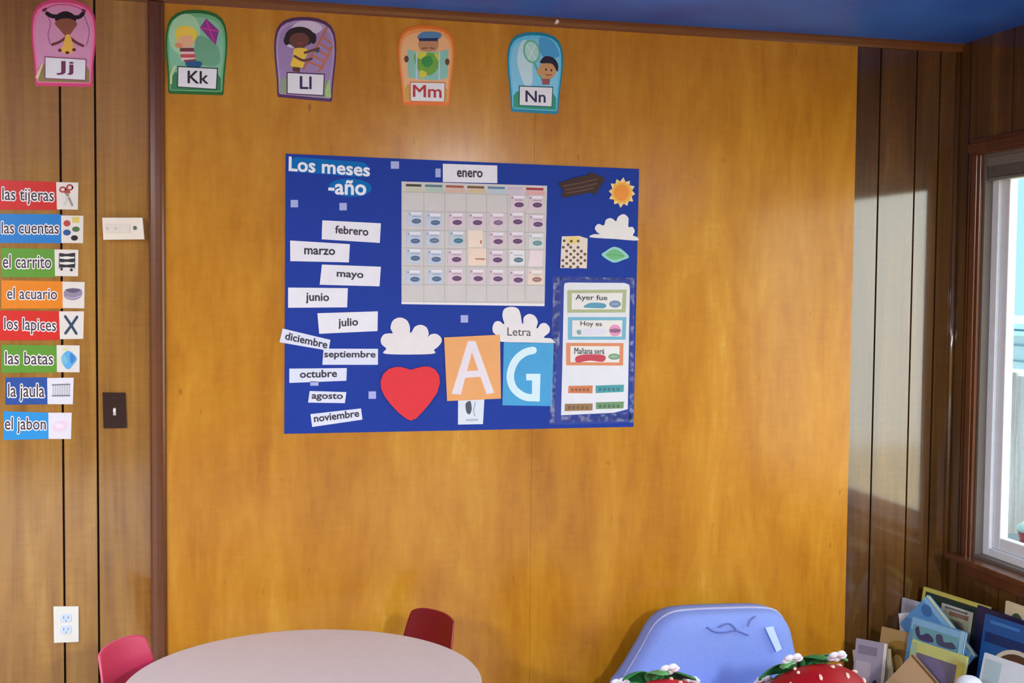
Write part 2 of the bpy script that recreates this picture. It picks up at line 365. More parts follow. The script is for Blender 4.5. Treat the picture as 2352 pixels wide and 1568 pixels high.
ring(XR + .03, XR + .10, fy0, fy1, fz0, fz1, .038, M_VINYL, .03); mb.build('frame', win, bevel=.003)
mb = MB(); ring(XR + .042, XR + .075, fy0 - .038, -1.12, fz0 + .03, fz1 - .038, .046, M_VINYL); mb.build('sash', win, bevel=.004)
mb = MB(); ring(XR + .06, XR + .085, -1.05, fy1 + .038, fz0 + .03, fz1 - .038, .04, M_VINYL); mb.build('sash', win, bevel=.004)
mb = MB(); mb.box((XR + .056, -1.10, fz0 + .07), (XR + .060, fy0 - .08, fz1 - .08), M_GLASS); mb.build('pane', win)
mb = MB(); mb.box((XR + .072, fy1 + .07, fz0 + .07), (XR + .076, -1.06, fz1 - .08), M_GLASS); mb.build('pane', win)
mb = MB(); mb.box((XR - .062, WY1 - .10, WZ0 - .022), (XR + .03, WY0 + .085, WZ0), M_CASING); mb.box((XR - .02, WY1 - .07, WZ0 - .075), (XR, WY0 + .062, WZ0 - .022), M_CASING); mb.build('sill', win, bevel=.004)
mb = MB(); mb.box((XR + .0, fy1, WZ0), (XR + .12, fy0, WZ0 + .012), M_JAMB); mb.build('track', win)
# raised blind under the window head
bl = thing('window_blind', 'grey slatted blind pulled all the way up under the window head', 'blind', (XR + .016, (fy0 + fy1) / 2, fz1))
M_BLIND = mat((120, 116, 106), .5)
mb = MB(); mb.box((XR + .002, fy1 + .004, fz1 - .034), (XR + .028, fy0 - .004, fz1), M_BLIND); mb.build('head_rail', bl, bevel=.002)
mb = MB()
for i in range(9): mb.box((XR + .003, fy1 + .012, fz1 - .038 - i * .0042), (XR + .027, fy0 - .012, fz1 - .0355 - i * .0042), M_BLIND)
mb.build('slats', bl)
mb = MB(); mb.box((XR + .004, fy1 + .012, fz1 - .085), (XR + .026, fy0 - .012, fz1 - .073), M_BLIND); mb.build('bottom_rail', bl, bevel=.003)

# added fill lamps on the ceiling, out of view
for i, ((lx, ly), pw) in enumerate(FILL_LAMPS):
    where = ['near the back left of the room', 'toward the front left of the room', 'toward the front right of the room'][i]
    t = thing('added_fill_light', 'added unseen long flat white fill light ' + where, 'light', (lx, ly, ZC))
    mb = MB(); mb.box((lx - .16, ly - .62, ZC - .05), (lx + .16, ly + .62, ZC), mat((225, 225, 220), .4)); mb.build('housing', t, bevel=.006)
    L = bpy.data.lights.new('fill_light_area', 'AREA'); L.shape = 'RECTANGLE'; L.size = .28; L.size_y = 1.2; L.energy = pw; L.color = LAMP_COL
    lo = bpy.data.objects.new('fill_light_area', L); COL.objects.link(lo); lo.parent = t; lo.location = (0, 0, -.056)

# ------------------------------------------------------------------ outdoors
M_FENCE = wood('weathered_fence', [(.3, (96, 86, 90)), (.45, (124, 124, 132)), (.55, (142, 146, 156)), (.7, (166, 172, 182))], .8, 0, .5)
mb = MB(); mb.box((XR + .15, -9, -.5), (14, 14, -.35), plaster('yard', (224, 210, 184))); structure(mb.build('ground'))
FX = 4.8
fe = thing('wooden_fence', 'weathered grey board fence outside the window', 'fence', (FX, 1, -.35))
mb = MB(); y = .4
while y < 7:
    w = random.uniform(.13, .15); mb.box((FX, y, -.33), (FX + .02, y + w - .008, 1.08 + random.uniform(-.012, .012)), M_FENCE); y += w
mb.build('boards', fe)
for z in (.0, .8):
    mb = MB(); mb.box((FX + .02, .4, z), (FX + .06, 7, z + .09), M_FENCE); mb.build('rail', fe)
for y in (.45, 2.3, 4.7, 6.8):
    mb = MB(); mb.box((FX + .06, y, -.36), (FX + .15, y + .09, 1.05), M_FENCE); mb.build('post', fe)
sh = thing('garden_shed', 'pale blue shed seen over the fence through the window', 'shed', (8.4, 6.5, -.35))
M_SHED = mat((176, 208, 236), .6); M_SHT = mat((136, 176, 194), .6)
mb = MB(); mb.box((7.5, 4.0, -.35), (9.5, 9.0, 1.16), M_SHED)
for i in range(10): mb.box((7.485, 4.0, -.3 + i * .15), (7.5, 9.0, -.29 + i * .15), M_SHT)
mb.build('wall', sh)
mb = MB(); mb.box((7.35, 3.85, 1.16), (9.7, 9.15, 1.20), M_SHT); mb.box((7.38, 3.85, 1.22), (9.7, 9.15, 1.27), M_SHT); mb.box((7.42, 3.9, 1.20), (9.6, 9.1, 1.22), M_SHED); mb.build('roof', sh)
c = at_x(2345, 1262, 4.0)
be = thing('outdoor_bench', 'dark low bench outside below the window view', 'bench', (4.05, c.y + .0, -.35))
mb = MB(); mb.box((3.85, c.y - 1.2, c.z - .05), (4.25, c.y + .35, c.z), mat((70, 84, 92), .6)); mb.build('seat', be)
for yy in (c.y - 1.1, c.y + .2):
    for xx in (3.88, 4.17):
        mb = MB(); mb.box((xx, yy, -.35), (xx + .05, yy + .05, c.z - .05), mat((70, 84, 92), .6)); mb.build('leg', be)
bu = thing('toy_bucket', 'red bucket with a white lid outside at the window corner', 'bucket', (4.03, c.y - .055, c.z))
mb = MB(); mb.lathe([(.0, 0), (.055, 0), (.075, .10), (.0, .10)], (4.03, c.y - .055, c.z), mat((212, 60, 74), .4)); mb.build('pail', bu, smooth_=True)
mb = MB(); mb.lathe([(.0, .10), (.08, .10), (.078, .125), (.05, .145), (.0, .15)], (4.03, c.y - .055, c.z), mat((225, 232, 226), .4)); mb.build('lid', bu, smooth_=True)

# ------------------------------------------------------------------ alphabet cards
ARCH = [(-.86, 0), (-.90, .02), (-.905, .10), (-.92, .22), (-.955, .36), (-.99, .50), (-1.0, .62), (-.985, .73), (-.93, .83), (-.82, .905), (-.64, .957), (-.40, .988), (-.14, 1.0)]
ARCH = ARCH + [(-x, z) for x, z in ARCH[::-1]]
def arch(quad, inset=0):
    return inq(quad, [(.5 + .5 * x * (1 - inset), 1 - (inset * .7 + z * (1 - 1.4 * inset))) for x, z in ARCH])
def alphabet_card(letters, label, quad, border, inner, hill, crop, pic, lab, lab_edge, tq, tcol, base_y, wmul=1):
    c = wall2([bil(quad, .5, .5)], base_y)[0]
    t = thing('alphabet_card', label, 'alphabet card', (c[0], base_y, c[1]), 'alphabet cards along the top of the wall')
    yb = base_y - .0003; yf = base_y - .0016
    mb = MB(); mb.prism(wall2(arch(quad), yf), yb, yf, mat(border, .35, .5, k=1.12)); mb.flat(wall2(arch(quad, .055), yf), yf - .0001, mat(inner[0], .35, .5, k=1.15))
    mb.flat(wall2(arch(quad, .12), yf), yf - .0002, mat(inner[1], .35, .5, k=1.15))
    mb.flat(wall2(inq(quad, [(.10, .80), (.16, .74), (.5, .82), (.84, .74), (.90, .80), (.905, .95), (.095, .95)]), yf), yf - .0003, mat(hill, .35, .5))
    mb.build('card', t)
    mb = MB(); y = yf - .0004; pname = 'background_print'
    for it in pic:
        if it[0] == 'part':
            if mb.v: mb.build(pname, t)
            mb = MB(); pname = it[1]; continue
        k, col = it[0], mat(it[1], .4, .4, k=1.12); y -= .00005
        conv = lambda pts: wall2(cp(crop, pts), yf)
        if k == 'e': mb.flat(conv(ell(*it[2])), y, col)
        elif k == 'p': mb.flat(conv(it[2]), y, col)
        elif k == 'b': mb.flat(conv(smooth(it[2])), y, col)
        elif k == 's': mb.stroke(opensmooth(it[3]), it[2], y, col, conv)
    mb.build(pname, t)
    lq = cp(crop, lab); ly = yf - .0016
    mb = MB(); cx = sum(p[0] for p in lq) / 4; cy_ = sum(p[1] for p in lq) / 4
    big = [(cx + (x - cx) * 1.06, cy_ + (z - cy_) * 1.11) for x, z in lq]
    mb.flat(wall2(big, yf), ly, mat(lab_edge, .4)); mb.flat(wall2(lq, yf), ly - .0001, M_WHITE); mb.build('letter_panel', t)
    mb = MB(); text(mb, letters, cp(crop, tq), ly - .0003, mat(tcol, .5), .016); mb.build('lettering', t)
    return t
tri = lambda *p: list(p)
alphabet_card('Jj', 'pink alphabet card Jj with a girl skipping rope, high on the dark panelling',
    [(70, -4), (222, 1), (219, 200), (74, 197)], (214, 70, 118), ((238, 128, 172), (214, 150, 184)), (150, 140, 80), 'a', [
    ('part', 'jump_rope'), ('s', (168, 88, 140), 9, [(430, 98), (510, 55), (610, 42), (720, 60), (800, 98)]), ('s', (168, 88, 140), 9, [(440, 120), (486, 220), (464, 330), (484, 425)]),
    ('s', (168, 88, 140), 9, [(812, 150), (858, 280), (850, 380), (830, 440)]),
    ('part', 'child'), ('s', (28, 14, 18), 40, [(455, 130), (500, 155), (560, 160)]), ('s', (28, 14, 18), 40, [(800, 132), (760, 165), (690, 165)]),
    ('e', (120, 40, 80), (430, 95, 26, 16, -30)), ('e', (120, 40, 80), (808, 104, 24, 16, 30)),
    ('b', (30, 16, 20), tri((538, 205), (548, 142), (632, 108), (712, 142), (732, 205), (640, 235))),
    ('b', (142, 84, 62), tri((530, 228), (562, 192), (640, 178), (708, 192), (745, 234), (715, 280), (665, 345), (630, 345), (575, 285))),
    ('s', (110, 56, 52), 26, [(640, 360), (575, 405), (505, 430)]), ('s', (110, 56, 52), 26, [(670, 360), (735, 410), (800, 442)]),
    ('b', (236, 186, 78), tri((640, 335), (680, 350), (705, 440), (725, 480), (655, 525), (590, 490), (610, 430))),
    ('e', (96, 40, 30), (578, 486, 18, 16)), ('e', (96, 40, 30), (714, 480, 18, 16)), ('e', (96, 40, 30), (650, 508, 20, 14)),
    ('part', 'ribbon'), ('p', (240, 205, 170), tri((400, 620), (420, 610), (370, 760), (340, 750)))],
    [(440, 555), (825, 578), (820, 770), (440, 752)], (160, 90, 120), [(550, 590), (706, 592), (706, 722), (550, 720)], (122, 52, 92), 0)
alphabet_card('Kk', 'green alphabet card Kk with a blond child and a purple kite, right of the post',
    [(381, 21), (523, 25), (521, 219), (379, 215)], (36, 104, 42), ((110, 182, 128), (132, 196, 160)), (64, 136, 90), 'a', [
    ('e', (168, 216, 170), (1780, 330, 150, 200, 10)), ('b', (112, 172, 136), tri((1900, 350), (2090, 430), (2110, 620), (1900, 600))),
    ('part', 'kite'), ('p', (140, 58, 138), tri((1990, 178), (2112, 295), (2080, 436), (1928, 268))), ('s', (226, 60, 160), 10, [(1990, 190), (2070, 420)]), ('s', (226, 60, 160), 10, [(1940, 270), (2100, 300)]),
    ('part', 'child'), ('b', (232, 182, 138), tri((1700, 350), (1730, 310), (1850, 320), (1880, 380), (1850, 445), (1770, 455), (1715, 420))),
    ('b', (242, 208, 78), tri((1690, 340), (1720, 262), (1800, 250), (1880, 280), (1902, 350), (1860, 390), (1840, 345), (1740, 350), (1730, 400))),
    ('p', (232, 200, 196), tri((1745, 455), (1865, 455), (1885, 590), (1745, 585))), ('p', (120, 62, 66), tri((1735, 462), (1870, 462), (1876, 498), (1735, 498))),
    ('p', (196, 84, 84), tri((1742, 522), (1880, 522), (1886, 556), (1744, 556))), ('e', (220, 150, 110), (1725, 440, 40, 24, 20)),
    ('p', (128, 74, 82), tri((1770, 580), (1890, 570), (1890, 625), (1800, 620))), ('b', (36, 92, 138), tri((1790, 610), (1870, 590), (1945, 600), (1930, 645), (1820, 645))),
    ('part', 'ribbon'), ('s', (196, 216, 150), 22, [(1690, 640), (1655, 720), (1650, 800)])],
    [(1722, 648), (2092, 666), (2082, 858), (1718, 834)], (30, 86, 60), [(1812, 684), (2008, 690), (2008, 806), (1812, 800)], (44, 40, 46), PLY)
alphabet_card('Ll', 'purple alphabet card Ll with a child in yellow holding a ladder, beside the green card',
    [(630, 37), (774, 42), (770, 235), (630, 222)], (82, 42, 92), ((176, 150, 190), (158, 132, 178)), (150, 170, 140), 'b', [
    ('b', (214, 200, 222), tri((230, 300), (300, 170), (420, 150), (500, 200), (420, 260), (300, 340))),
    ('part', 'ladder'), ('s', (188, 112, 78), 15, [(530, 195), (450, 340), (362, 490)]), ('s', (188, 112, 78), 15, [(566, 330), (520, 430), (474, 505)])] +
    [('s', (196, 112, 66), 12, [(500 - i * 26, 262 + i * 44), (556 - i * 14, 306 + i * 44)]) for i in range(5)] + [
    ('part', 'child'), ('e', (40, 26, 30), (335, 262, 104, 72)), ('e', (40, 26, 30), (432, 272, 22, 40)), ('e', (40, 26, 30), (244, 288, 22, 34)),
    ('b', (104, 64, 58), tri((262, 275), (300, 238), (370, 238), (405, 285), (380, 330), (330, 350), (280, 325))), ('e', (150, 70, 62), (338, 308, 22, 7)),
    ('b', (244, 200, 70), tri((300, 345), (392, 352), (372, 420), (352, 482), (272, 470), (286, 410))), ('s', (104, 64, 58), 18, [(372, 375), (420, 360), (470, 345)]),
    ('s', (104, 64, 58), 18, [(300, 400), (360, 430), (420, 418)]), ('e', (60, 84, 100), (460, 362, 16, 12)), ('p', (96, 60, 50), tri((285, 475), (340, 480), (335, 515), (285, 505))),
    ('part', 'leaf_print'), ('p', (170, 200, 130), tri((515, 640), (545, 560), (560, 690), (520, 690)))],
    [(250, 520), (506, 532), (500, 676), (250, 662)], (84, 52, 96), [(338, 542), (418, 545), (418, 632), (338, 630)], (48, 40, 92), PLY)
alphabet_card('Mm', 'orange alphabet card Mm with a child in a cap behind an open map',
    [(911, 57), (1047, 60), (1038, 243), (919, 240)], (232, 116, 34), ((246, 158, 84), (248, 182, 128)), (214, 170, 70), 'b', [
    ('part', 'child'), ('b', (190, 138, 96), tri((1178, 310), (1200, 285), (1310, 285), (1320, 320), (1300, 360), (1200, 360))),
    ('b', (88, 132, 176), tri((1172, 272), (1200, 232), (1260, 224), (1338, 236), (1330, 275), (1250, 285))), ('p', (28, 44, 90), tri((1180, 272), (1318, 270), (1318, 292), (1184, 292))),
    ('s', (120, 70, 40), 8, [(1205, 345), (1240, 340)]), ('s', (120, 70, 40), 8, [(1262, 340), (1292, 345)]),
    ('part', 'map'), ('p', (140, 200, 184), tri((1100, 350), (1165, 368), (1330, 368), (1392, 350), (1388, 552), (1320, 572), (1210, 565), (1108, 552))),
    ('b', (112, 172, 66), tri((1160, 380), (1240, 372), (1310, 390), (1335, 450), (1290, 520), (1235, 535), (1180, 500), (1150, 430))),
    ('b', (206, 212, 72), tri((1170, 372), (1240, 376), (1200, 420), (1165, 400))), ('b', (214, 204, 70), tri((1195, 500), (1240, 520), (1215, 556), (1185, 540))), ('b', (206, 212, 72), tri((1290, 380), (1330, 390), (1320, 430))),
    ('b', (58, 146, 70), tri((1210, 410), (1265, 400), (1280, 450), (1240, 480), (1205, 450))),
    ('s', (200, 214, 230), 10, [(1165, 372), (1166, 560)]), ('s', (200, 214, 230), 10, [(1328, 372), (1326, 565)]),
    ('part', 'hand'), ('e', (104, 66, 48), (1094, 420, 16, 24)), ('part', 'hand'), ('e', (104, 66, 48), (1384, 440, 16, 24))],
    [(1125, 588), (1364, 592), (1360, 722), (1126, 716)], (226, 130, 70), [(1142, 604), (1342, 608), (1342, 694), (1142, 686)], (196, 62, 60), PLY)
alphabet_card('Nn', 'teal blue alphabet card Nn with a child swinging a net, rightmost of the row',
    [(1164, 72), (1296, 76), (1288, 263), (1168, 256)], (0, 128, 158), ((96, 196, 232), (128, 204, 238)), (40, 160, 120), 'b', [
    ('b', (74, 160, 214), tri((2040, 270), (2130, 290), (2180, 400), (2060, 400))),
    ('b', (196, 228, 240), tri((1880, 420), (1905, 310), (1950, 290), (1985, 420), (1985, 600), (1935, 605), (1900, 520))),
    ('part', 'net'), ('s', (92, 178, 150), 15, [(2002, 440), (2030, 510), (2078, 596)]), ('e', (104, 186, 156), (1984, 366, 60, 84, -12)), ('e', (176, 222, 216), (1984, 366, 48, 71, -12)),
    ('s', (214, 238, 236), 6, [(1950, 320), (2010, 420)]), ('s', (214, 238, 236), 6, [(2010, 320), (1960, 420)]),
    ('part', 'child'), ('e', (204, 152, 104), (2096, 498, 62, 66)), ('e', (204, 152, 104), (2036, 510, 16, 22)),
    ('b', (26, 24, 48), tri((2042, 440), (2080, 400), (2140, 412), (2172, 460), (2166, 510), (2130, 455), (2060, 450))), ('e', (30, 26, 40), (2086, 495, 6, 9)), ('e', (30, 26, 40), (2124, 500, 6, 9)),
    ('s', (150, 70, 50), 7, [(2084, 528), (2104, 536), (2124, 530)]), ('p', (150, 90, 90), tri((2055, 560), (2115, 560), (2110, 602), (2060, 602)))],
    [(1900, 616), (2130, 624), (2124, 756), (1898, 746)], (20, 110, 130), [(1942, 644), (2082, 650), (2082, 728), (1942, 722)], (46, 46, 88), PLY)

# ------------------------------------------------------------------ picture word cards at the left
def word_card(word, label, crop, strip, picq, col, tq, pic, picbg=(228, 220, 206)):
    q = cp(crop, strip); c = wall2([bil(q, .6, .5)], 0)[0]
    t = thing('word_card', label, 'word card', (c[0], 0, c[1]), 'picture word cards on the dark panelling')
    mb = MB(); mb.prism(wall2(q, 0), -.0003, -.0016, mat(col, .3, .5)); mb.build('word_strip', t)
    pq = cp(crop, picq)
    mb = MB(); mb.prism(wall2(pq, 0), -.0003, -.0017, mat(picbg, .35, .5)); mb.build('picture_panel', t)
    mb = MB(); y = -.0020
    for it in pic:
        y -= .00008; conv = lambda pts: wall2(cp(crop, pts), 0); m = mat(it[1], .4, .4)
        if it[0] == 'e': mb.flat(conv(ell(*it[2])), y, m)
        elif it[0] == 'b': mb.flat(conv(smooth(it[2])), y, m)
        elif it[0] == 'p': mb.flat(conv(it[2]), y, m)
        else: mb.stroke(opensmooth(it[3]), it[2], y, m, conv)
    mb.build('picture', t)
    mb = MB(); quad = cp(crop, tq); text(mb, word, quad, -.0020, mat((246, 238, 232), .4), .07); text(mb, word, quad, -.0023, mat((60, 52, 60), .5), .008); mb.build('lettering', t)
RED, BLU, GRN, ORA, NAV = (206, 34, 22), (20, 124, 196), (92, 152, 44), (232, 132, 16), (26, 78, 156)
word_card('las tijeras', 'red word card las tijeras with a picture of scissors, topmost of the column', 'c', [(-30, 70), (682, 95), (686, 430), (-30, 425)], [(675, 95), (942, 100), (936, 425), (685, 422)], RED,
    [(28, 160), (645, 178), (645, 372), (28, 355)], [('s', (178, 60, 56), 20, ell(755, 185, 34, 28, n=12) + [(789, 185)]), ('s', (178, 60, 56), 20, ell(838, 160, 34, 30, n=12) + [(872, 160)]), ('e', (178, 60, 56), (808, 215, 36, 26)),
     ('s', (150, 146, 132), 26, [(800, 240), (840, 310), (868, 372)]), ('s', (206, 204, 186), 22, [(815, 240), (800, 320), (770, 370)]), ('e', (120, 100, 90), (815, 250, 12, 12))])
word_card('las cuentas', 'blue word card las cuentas with five coloured beads, second from the top', 'c', [(-45, 475), (738, 482), (738, 828), (-45, 825)], [(735, 495), (1002, 498), (998, 828), (738, 825)], BLU,
    [(20, 570), (705, 572), (705, 715), (20, 712)], [('e', (186, 66, 58), (805, 590, 42, 38)), ('p', (222, 200, 96), [(870, 512), (955, 512), (952, 585), (870, 580)]), ('e', (78, 112, 62), (912, 660, 46, 32)), ('e', (24, 84, 142), (805, 700, 46, 36)), ('e', (24, 18, 20), (895, 765, 42, 32))])
word_card('el carrito', 'green word card el carrito with a black cart picture, third from the top', 'c', [(12, 885), (660, 898), (662, 1238), (12, 1235)], [(655, 902), (942, 906), (938, 1226), (662, 1222)], GRN,
    [(34, 965), (615, 975), (615, 1128), (34, 1125)], [('p', (232, 228, 214), [(715, 945), (900, 945), (890, 1140), (720, 1140)])] + [('b', (36, 36, 42), [(722, 948 + i * 66), (800, 955 + i * 66), (898, 945 + i * 66), (888, 990 + i * 66), (800, 985 + i * 66), (728, 990 + i * 66)]) for i in range(3)] +
    [('s', (50, 48, 54), 9, [(712, 1130), (715, 950)]), ('s', (50, 48, 54), 9, [(896, 1130), (900, 950)]), ('e', (36, 36, 42), (740, 1140, 16, 16)), ('e', (36, 36, 42), (858, 1148, 18, 18))])
word_card('el acuario', 'orange word card el acuario with a grey tank picture, fourth from the top', 'c', [(18, 1272), (752, 1285), (755, 1612), (18, 1612)], [(750, 1288), (1018, 1294), (1012, 1610), (754, 1606)], ORA,
    [(85, 1358), (685, 1372), (685, 1502), (85, 1498)], [('b', (148, 136, 158), [(775, 1400), (860, 1366), (978, 1385), (975, 1470), (880, 1512), (780, 1480)]), ('b', (96, 88, 108), [(785, 1390), (860, 1372), (970, 1388), (880, 1425)]), ('s', (190, 180, 200), 10, [(795, 1470), (875, 1490), (965, 1460)])])
word_card('los lapices', 'red word card los lapices with two crossed pencils, fifth from the top', 'd', [(-20, 62), (668, 72), (672, 395), (-20, 400)], [(665, 72), (946, 72), (938, 382), (675, 385)], (214, 34, 26),
    [(48, 138), (630, 160), (630, 338), (48, 320)], [('s', (28, 66, 92), 30, [(735, 130), (800, 225), (860, 322)]), ('s', (28, 66, 92), 30, [(868, 135), (800, 235), (738, 318)])])
word_card('las batas', 'green word card las batas with a blue smock picture, sixth from the top', 'd', [(18, 448), (645, 455), (645, 758), (14, 765)], [(638, 452), (898, 456), (896, 758), (642, 756)], GRN,
    [(60, 522), (598, 535), (598, 672), (60, 668)], [('b', (88, 172, 222), [(690, 600), (720, 545), (770, 515), (830, 550), (868, 610), (820, 680), (770, 725), (715, 680)]), ('b', (116, 190, 208), [(690, 610), (730, 560), (765, 640), (720, 670)]), ('b', (58, 128, 194), [(790, 540), (850, 600), (800, 660)]), ('e', (214, 222, 150), (735, 500, 34, 18))])
word_card('la jaula', 'navy word card la jaula with a grey cage picture, second from the bottom', 'd', [(62, 818), (536, 815), (536, 1118), (60, 1122)], [(532, 822), (830, 818), (820, 1118), (536, 1116)], NAV,
    [(92, 885), (500, 890), (500, 1085), (92, 1082)], [('p', (214, 216, 218), [(590, 890), (785, 890), (785, 1030), (590, 1030)])] + [('s', (168, 168, 174), 7, [(600 + i * 26, 892), (600 + i * 26, 1028)]) for i in range(8)] + [('s', (122, 122, 128), 14, [(590, 900), (785, 892)]), ('s', (122, 122, 128), 14, [(590, 1022), (785, 1018)])], (226, 224, 228))
word_card('el jabon', 'light blue word card el jabon with a pale pink soap picture, bottom of the column', 'd', [(40, 1196), (548, 1212), (548, 1506), (40, 1520)], [(545, 1212), (808, 1212), (800, 1508), (548, 1506)], (24, 146, 214),
    [(55, 1260), (515, 1272), (515, 1445), (55, 1450)], [('b', (232, 206, 220), [(590, 1370), (650, 1310), (740, 1310), (760, 1370), (700, 1420), (620, 1420)]), ('e', (240, 222, 232), (670, 1360, 50, 28))], (226, 222, 228))

# ------------------------------------------------------------------ wall fittings
def plate(name, label, cat, crop, quad, col, depth, rough=.35):
    q = cp(crop, quad); c = wall2([bil(q, .5, .5)], 0)[0]
    t = thing(name, label, cat, (c[0], 0, c[1]))
    mb = MB(); mb.prism(wall2(q, -depth * .5), -.0002, -depth, mat(col, rough, .5)); mb.build('cover_plate' if depth < .02 else 'housing', t, bevel=.0025, seg=3)
    return t
t = plate('thermostat', 'white rectangular wall control box beside the blue word card', 'thermostat', 'c', [(1232, 524), (1712, 524), (1736, 782), (1246, 788)], (238, 226, 206), .028)
mb = MB(); cv = lambda p: wall2(cp('c', p), -.028)
mb.prism(cv([(1262, 600), (1560, 600), (1560, 708), (1265, 708)]), -.0278, -.030, mat((226, 216, 198), .4)); mb.build('display', t, bevel=.0008)
mb = MB(); mb.prism(cv(ell(1620, 645, 22, 24)), -.0278, -.031, mat((92, 104, 96), .4)); mb.build('button', t)
mb = MB()
for x in (1290, 1390): mb.flat(cv([(x - 12, 638), (x + 12, 638), (x + 12, 664), (x - 12, 664)]), -.0302, mat((196, 186, 176), .5))
mb.build('marks', t)
t = plate('light_switch', 'dark brown switch plate with a white toggle, left of the post', 'light switch', 'd', [(1155, 985), (1412, 988), (1428, 1382), (1166, 1388)], (36, 14, 16), .006, .25)
mb = MB(); c = wall2(cp('d', [(1290, 1200)]), -.006)[0]
mb.add([(c[0] - .0045, -.006, c[1] - .012), (c[0] + .0045, -.006, c[1] - .012), (c[0] + .0045, -.006, c[1] + .012), (c[0] - .0045, -.006, c[1] + .012),
        (c[0] - .0035, -.018, c[1] + .000), (c[0] + .0035, -.018, c[1] + .000), (c[0] + .0035, -.016, c[1] + .010), (c[0] - .0035, -.016, c[1] + .010)],
       [[0, 1, 2, 3], [4, 7, 6, 5], [0, 4, 5, 1], [1, 5, 6, 2], [2, 6, 7, 3], [3, 7, 4, 0]], mat((236, 226, 222), .35)); mb.build('toggle', t)
for dz in (-.042, .042):
    mb = MB(); mb.prism([(c[0] + .003 * math.cos(a), c[1] + dz + .003 * math.sin(a)) for a in [i * .524 for i in range(12)]], -.0055, -.0068, mat((60, 34, 34), .3)); mb.build('screw', t)
t = plate('wall_outlet', 'white double wall outlet low on the dark panelling behind the pink chair', 'outlet', 'm', [(52, 118), (182, 117), (183, 301), (55, 306)], (232, 230, 216), .006)
for cy_ in (178, 238):
    c = wall2(cp('m', [(117, cy_)]), -.006)[0]
    mb = MB(); mb.prism([(c[0] + .0165 * max(-1, min(1, 1.15 * math.cos(a))), c[1] + .0165 * max(-.82, min(.82, math.sin(a)))) for a in [i * math.pi / 16 for i in range(32)]], -.0058, -.0082, mat((206, 222, 240), .35))
    for dx in (-.0065, .0065): mb.flat([(c[0] + dx - .001, c[1] - .002), (c[0] + dx + .001, c[1] - .002), (c[0] + dx + .001, c[1] + .006), (c[0] + dx - .001, c[1] + .006)], -.0084, mat((90, 96, 110), .5))
    mb.flat([(c[0] + .002 * math.cos(a), c[1] - .008 + .002 * math.sin(a)) for a in [i * .785 for i in range(8)]], -.0084, mat((90, 96, 110), .5)); mb.build('socket', t)
c = at_y(1278, 51, -.024)
t = thing('push_pin', 'white push pin stuck in the ceiling moulding', 'push pin', (c.x, -.014, c.z))
mb = MB(); mb.tube([(c.x, -.017, c.z), (c.x, -.024, c.z), (c.x, -.030, c.z), (c.x, -.036, c.z)], [.006, .005, .004, .0065], mat((238, 214, 200), .3), 14); mb.build('head', t)
mb = MB(); mb.tube([(c.x, -.012, c.z), (c.x, -.018, c.z)], .0009, mat((170, 170, 170), .3, metal=1), 8); mb.build('needle', t)

# ------------------------------------------------------------------ the blue month board
BQ = [(656, 353), (1468, 388), (1455, 980), (653, 996)]
BF = PLY - .0025                        # its front
c = wall2([bil(BQ, .5, .5)], PLY)[0]
bd = thing('month_board', 'large royal blue calendar poster board titled Los meses año on the honey plywood', 'poster', (c[0], PLY, c[1]))
mb = MB(); mb.prism(wall2(BQ, BF), PLY - .0003, BF, mat((34, 64, 158), .5, .12)); mb.build('backing', bd)
mb = MB(); ew = lambda pts: wall2(cp('e', pts), BF)
GLOW = mat((10, 112, 184), .5, .12)
mb.stroke([(225, 165), (560, 190), (870, 215)], 150, BF - .0001, GLOW, ew); mb.flat(ew(ell(760, 395, 215, 92, 2)), BF - .0002, GLOW); mb.build('title_glow', bd)
mb = MB(); text(mb, 'Los meses', cp('e', [(150, 88), (955, 158), (952, 282), (148, 226)]), BF - .0004, M_WHITE, .026)
text(mb, '-año', cp('e', [(545, 320), (915, 328), (915, 470), (545, 458)]), BF - .0004, M_WHITE, .026); mb.build('title', bd)

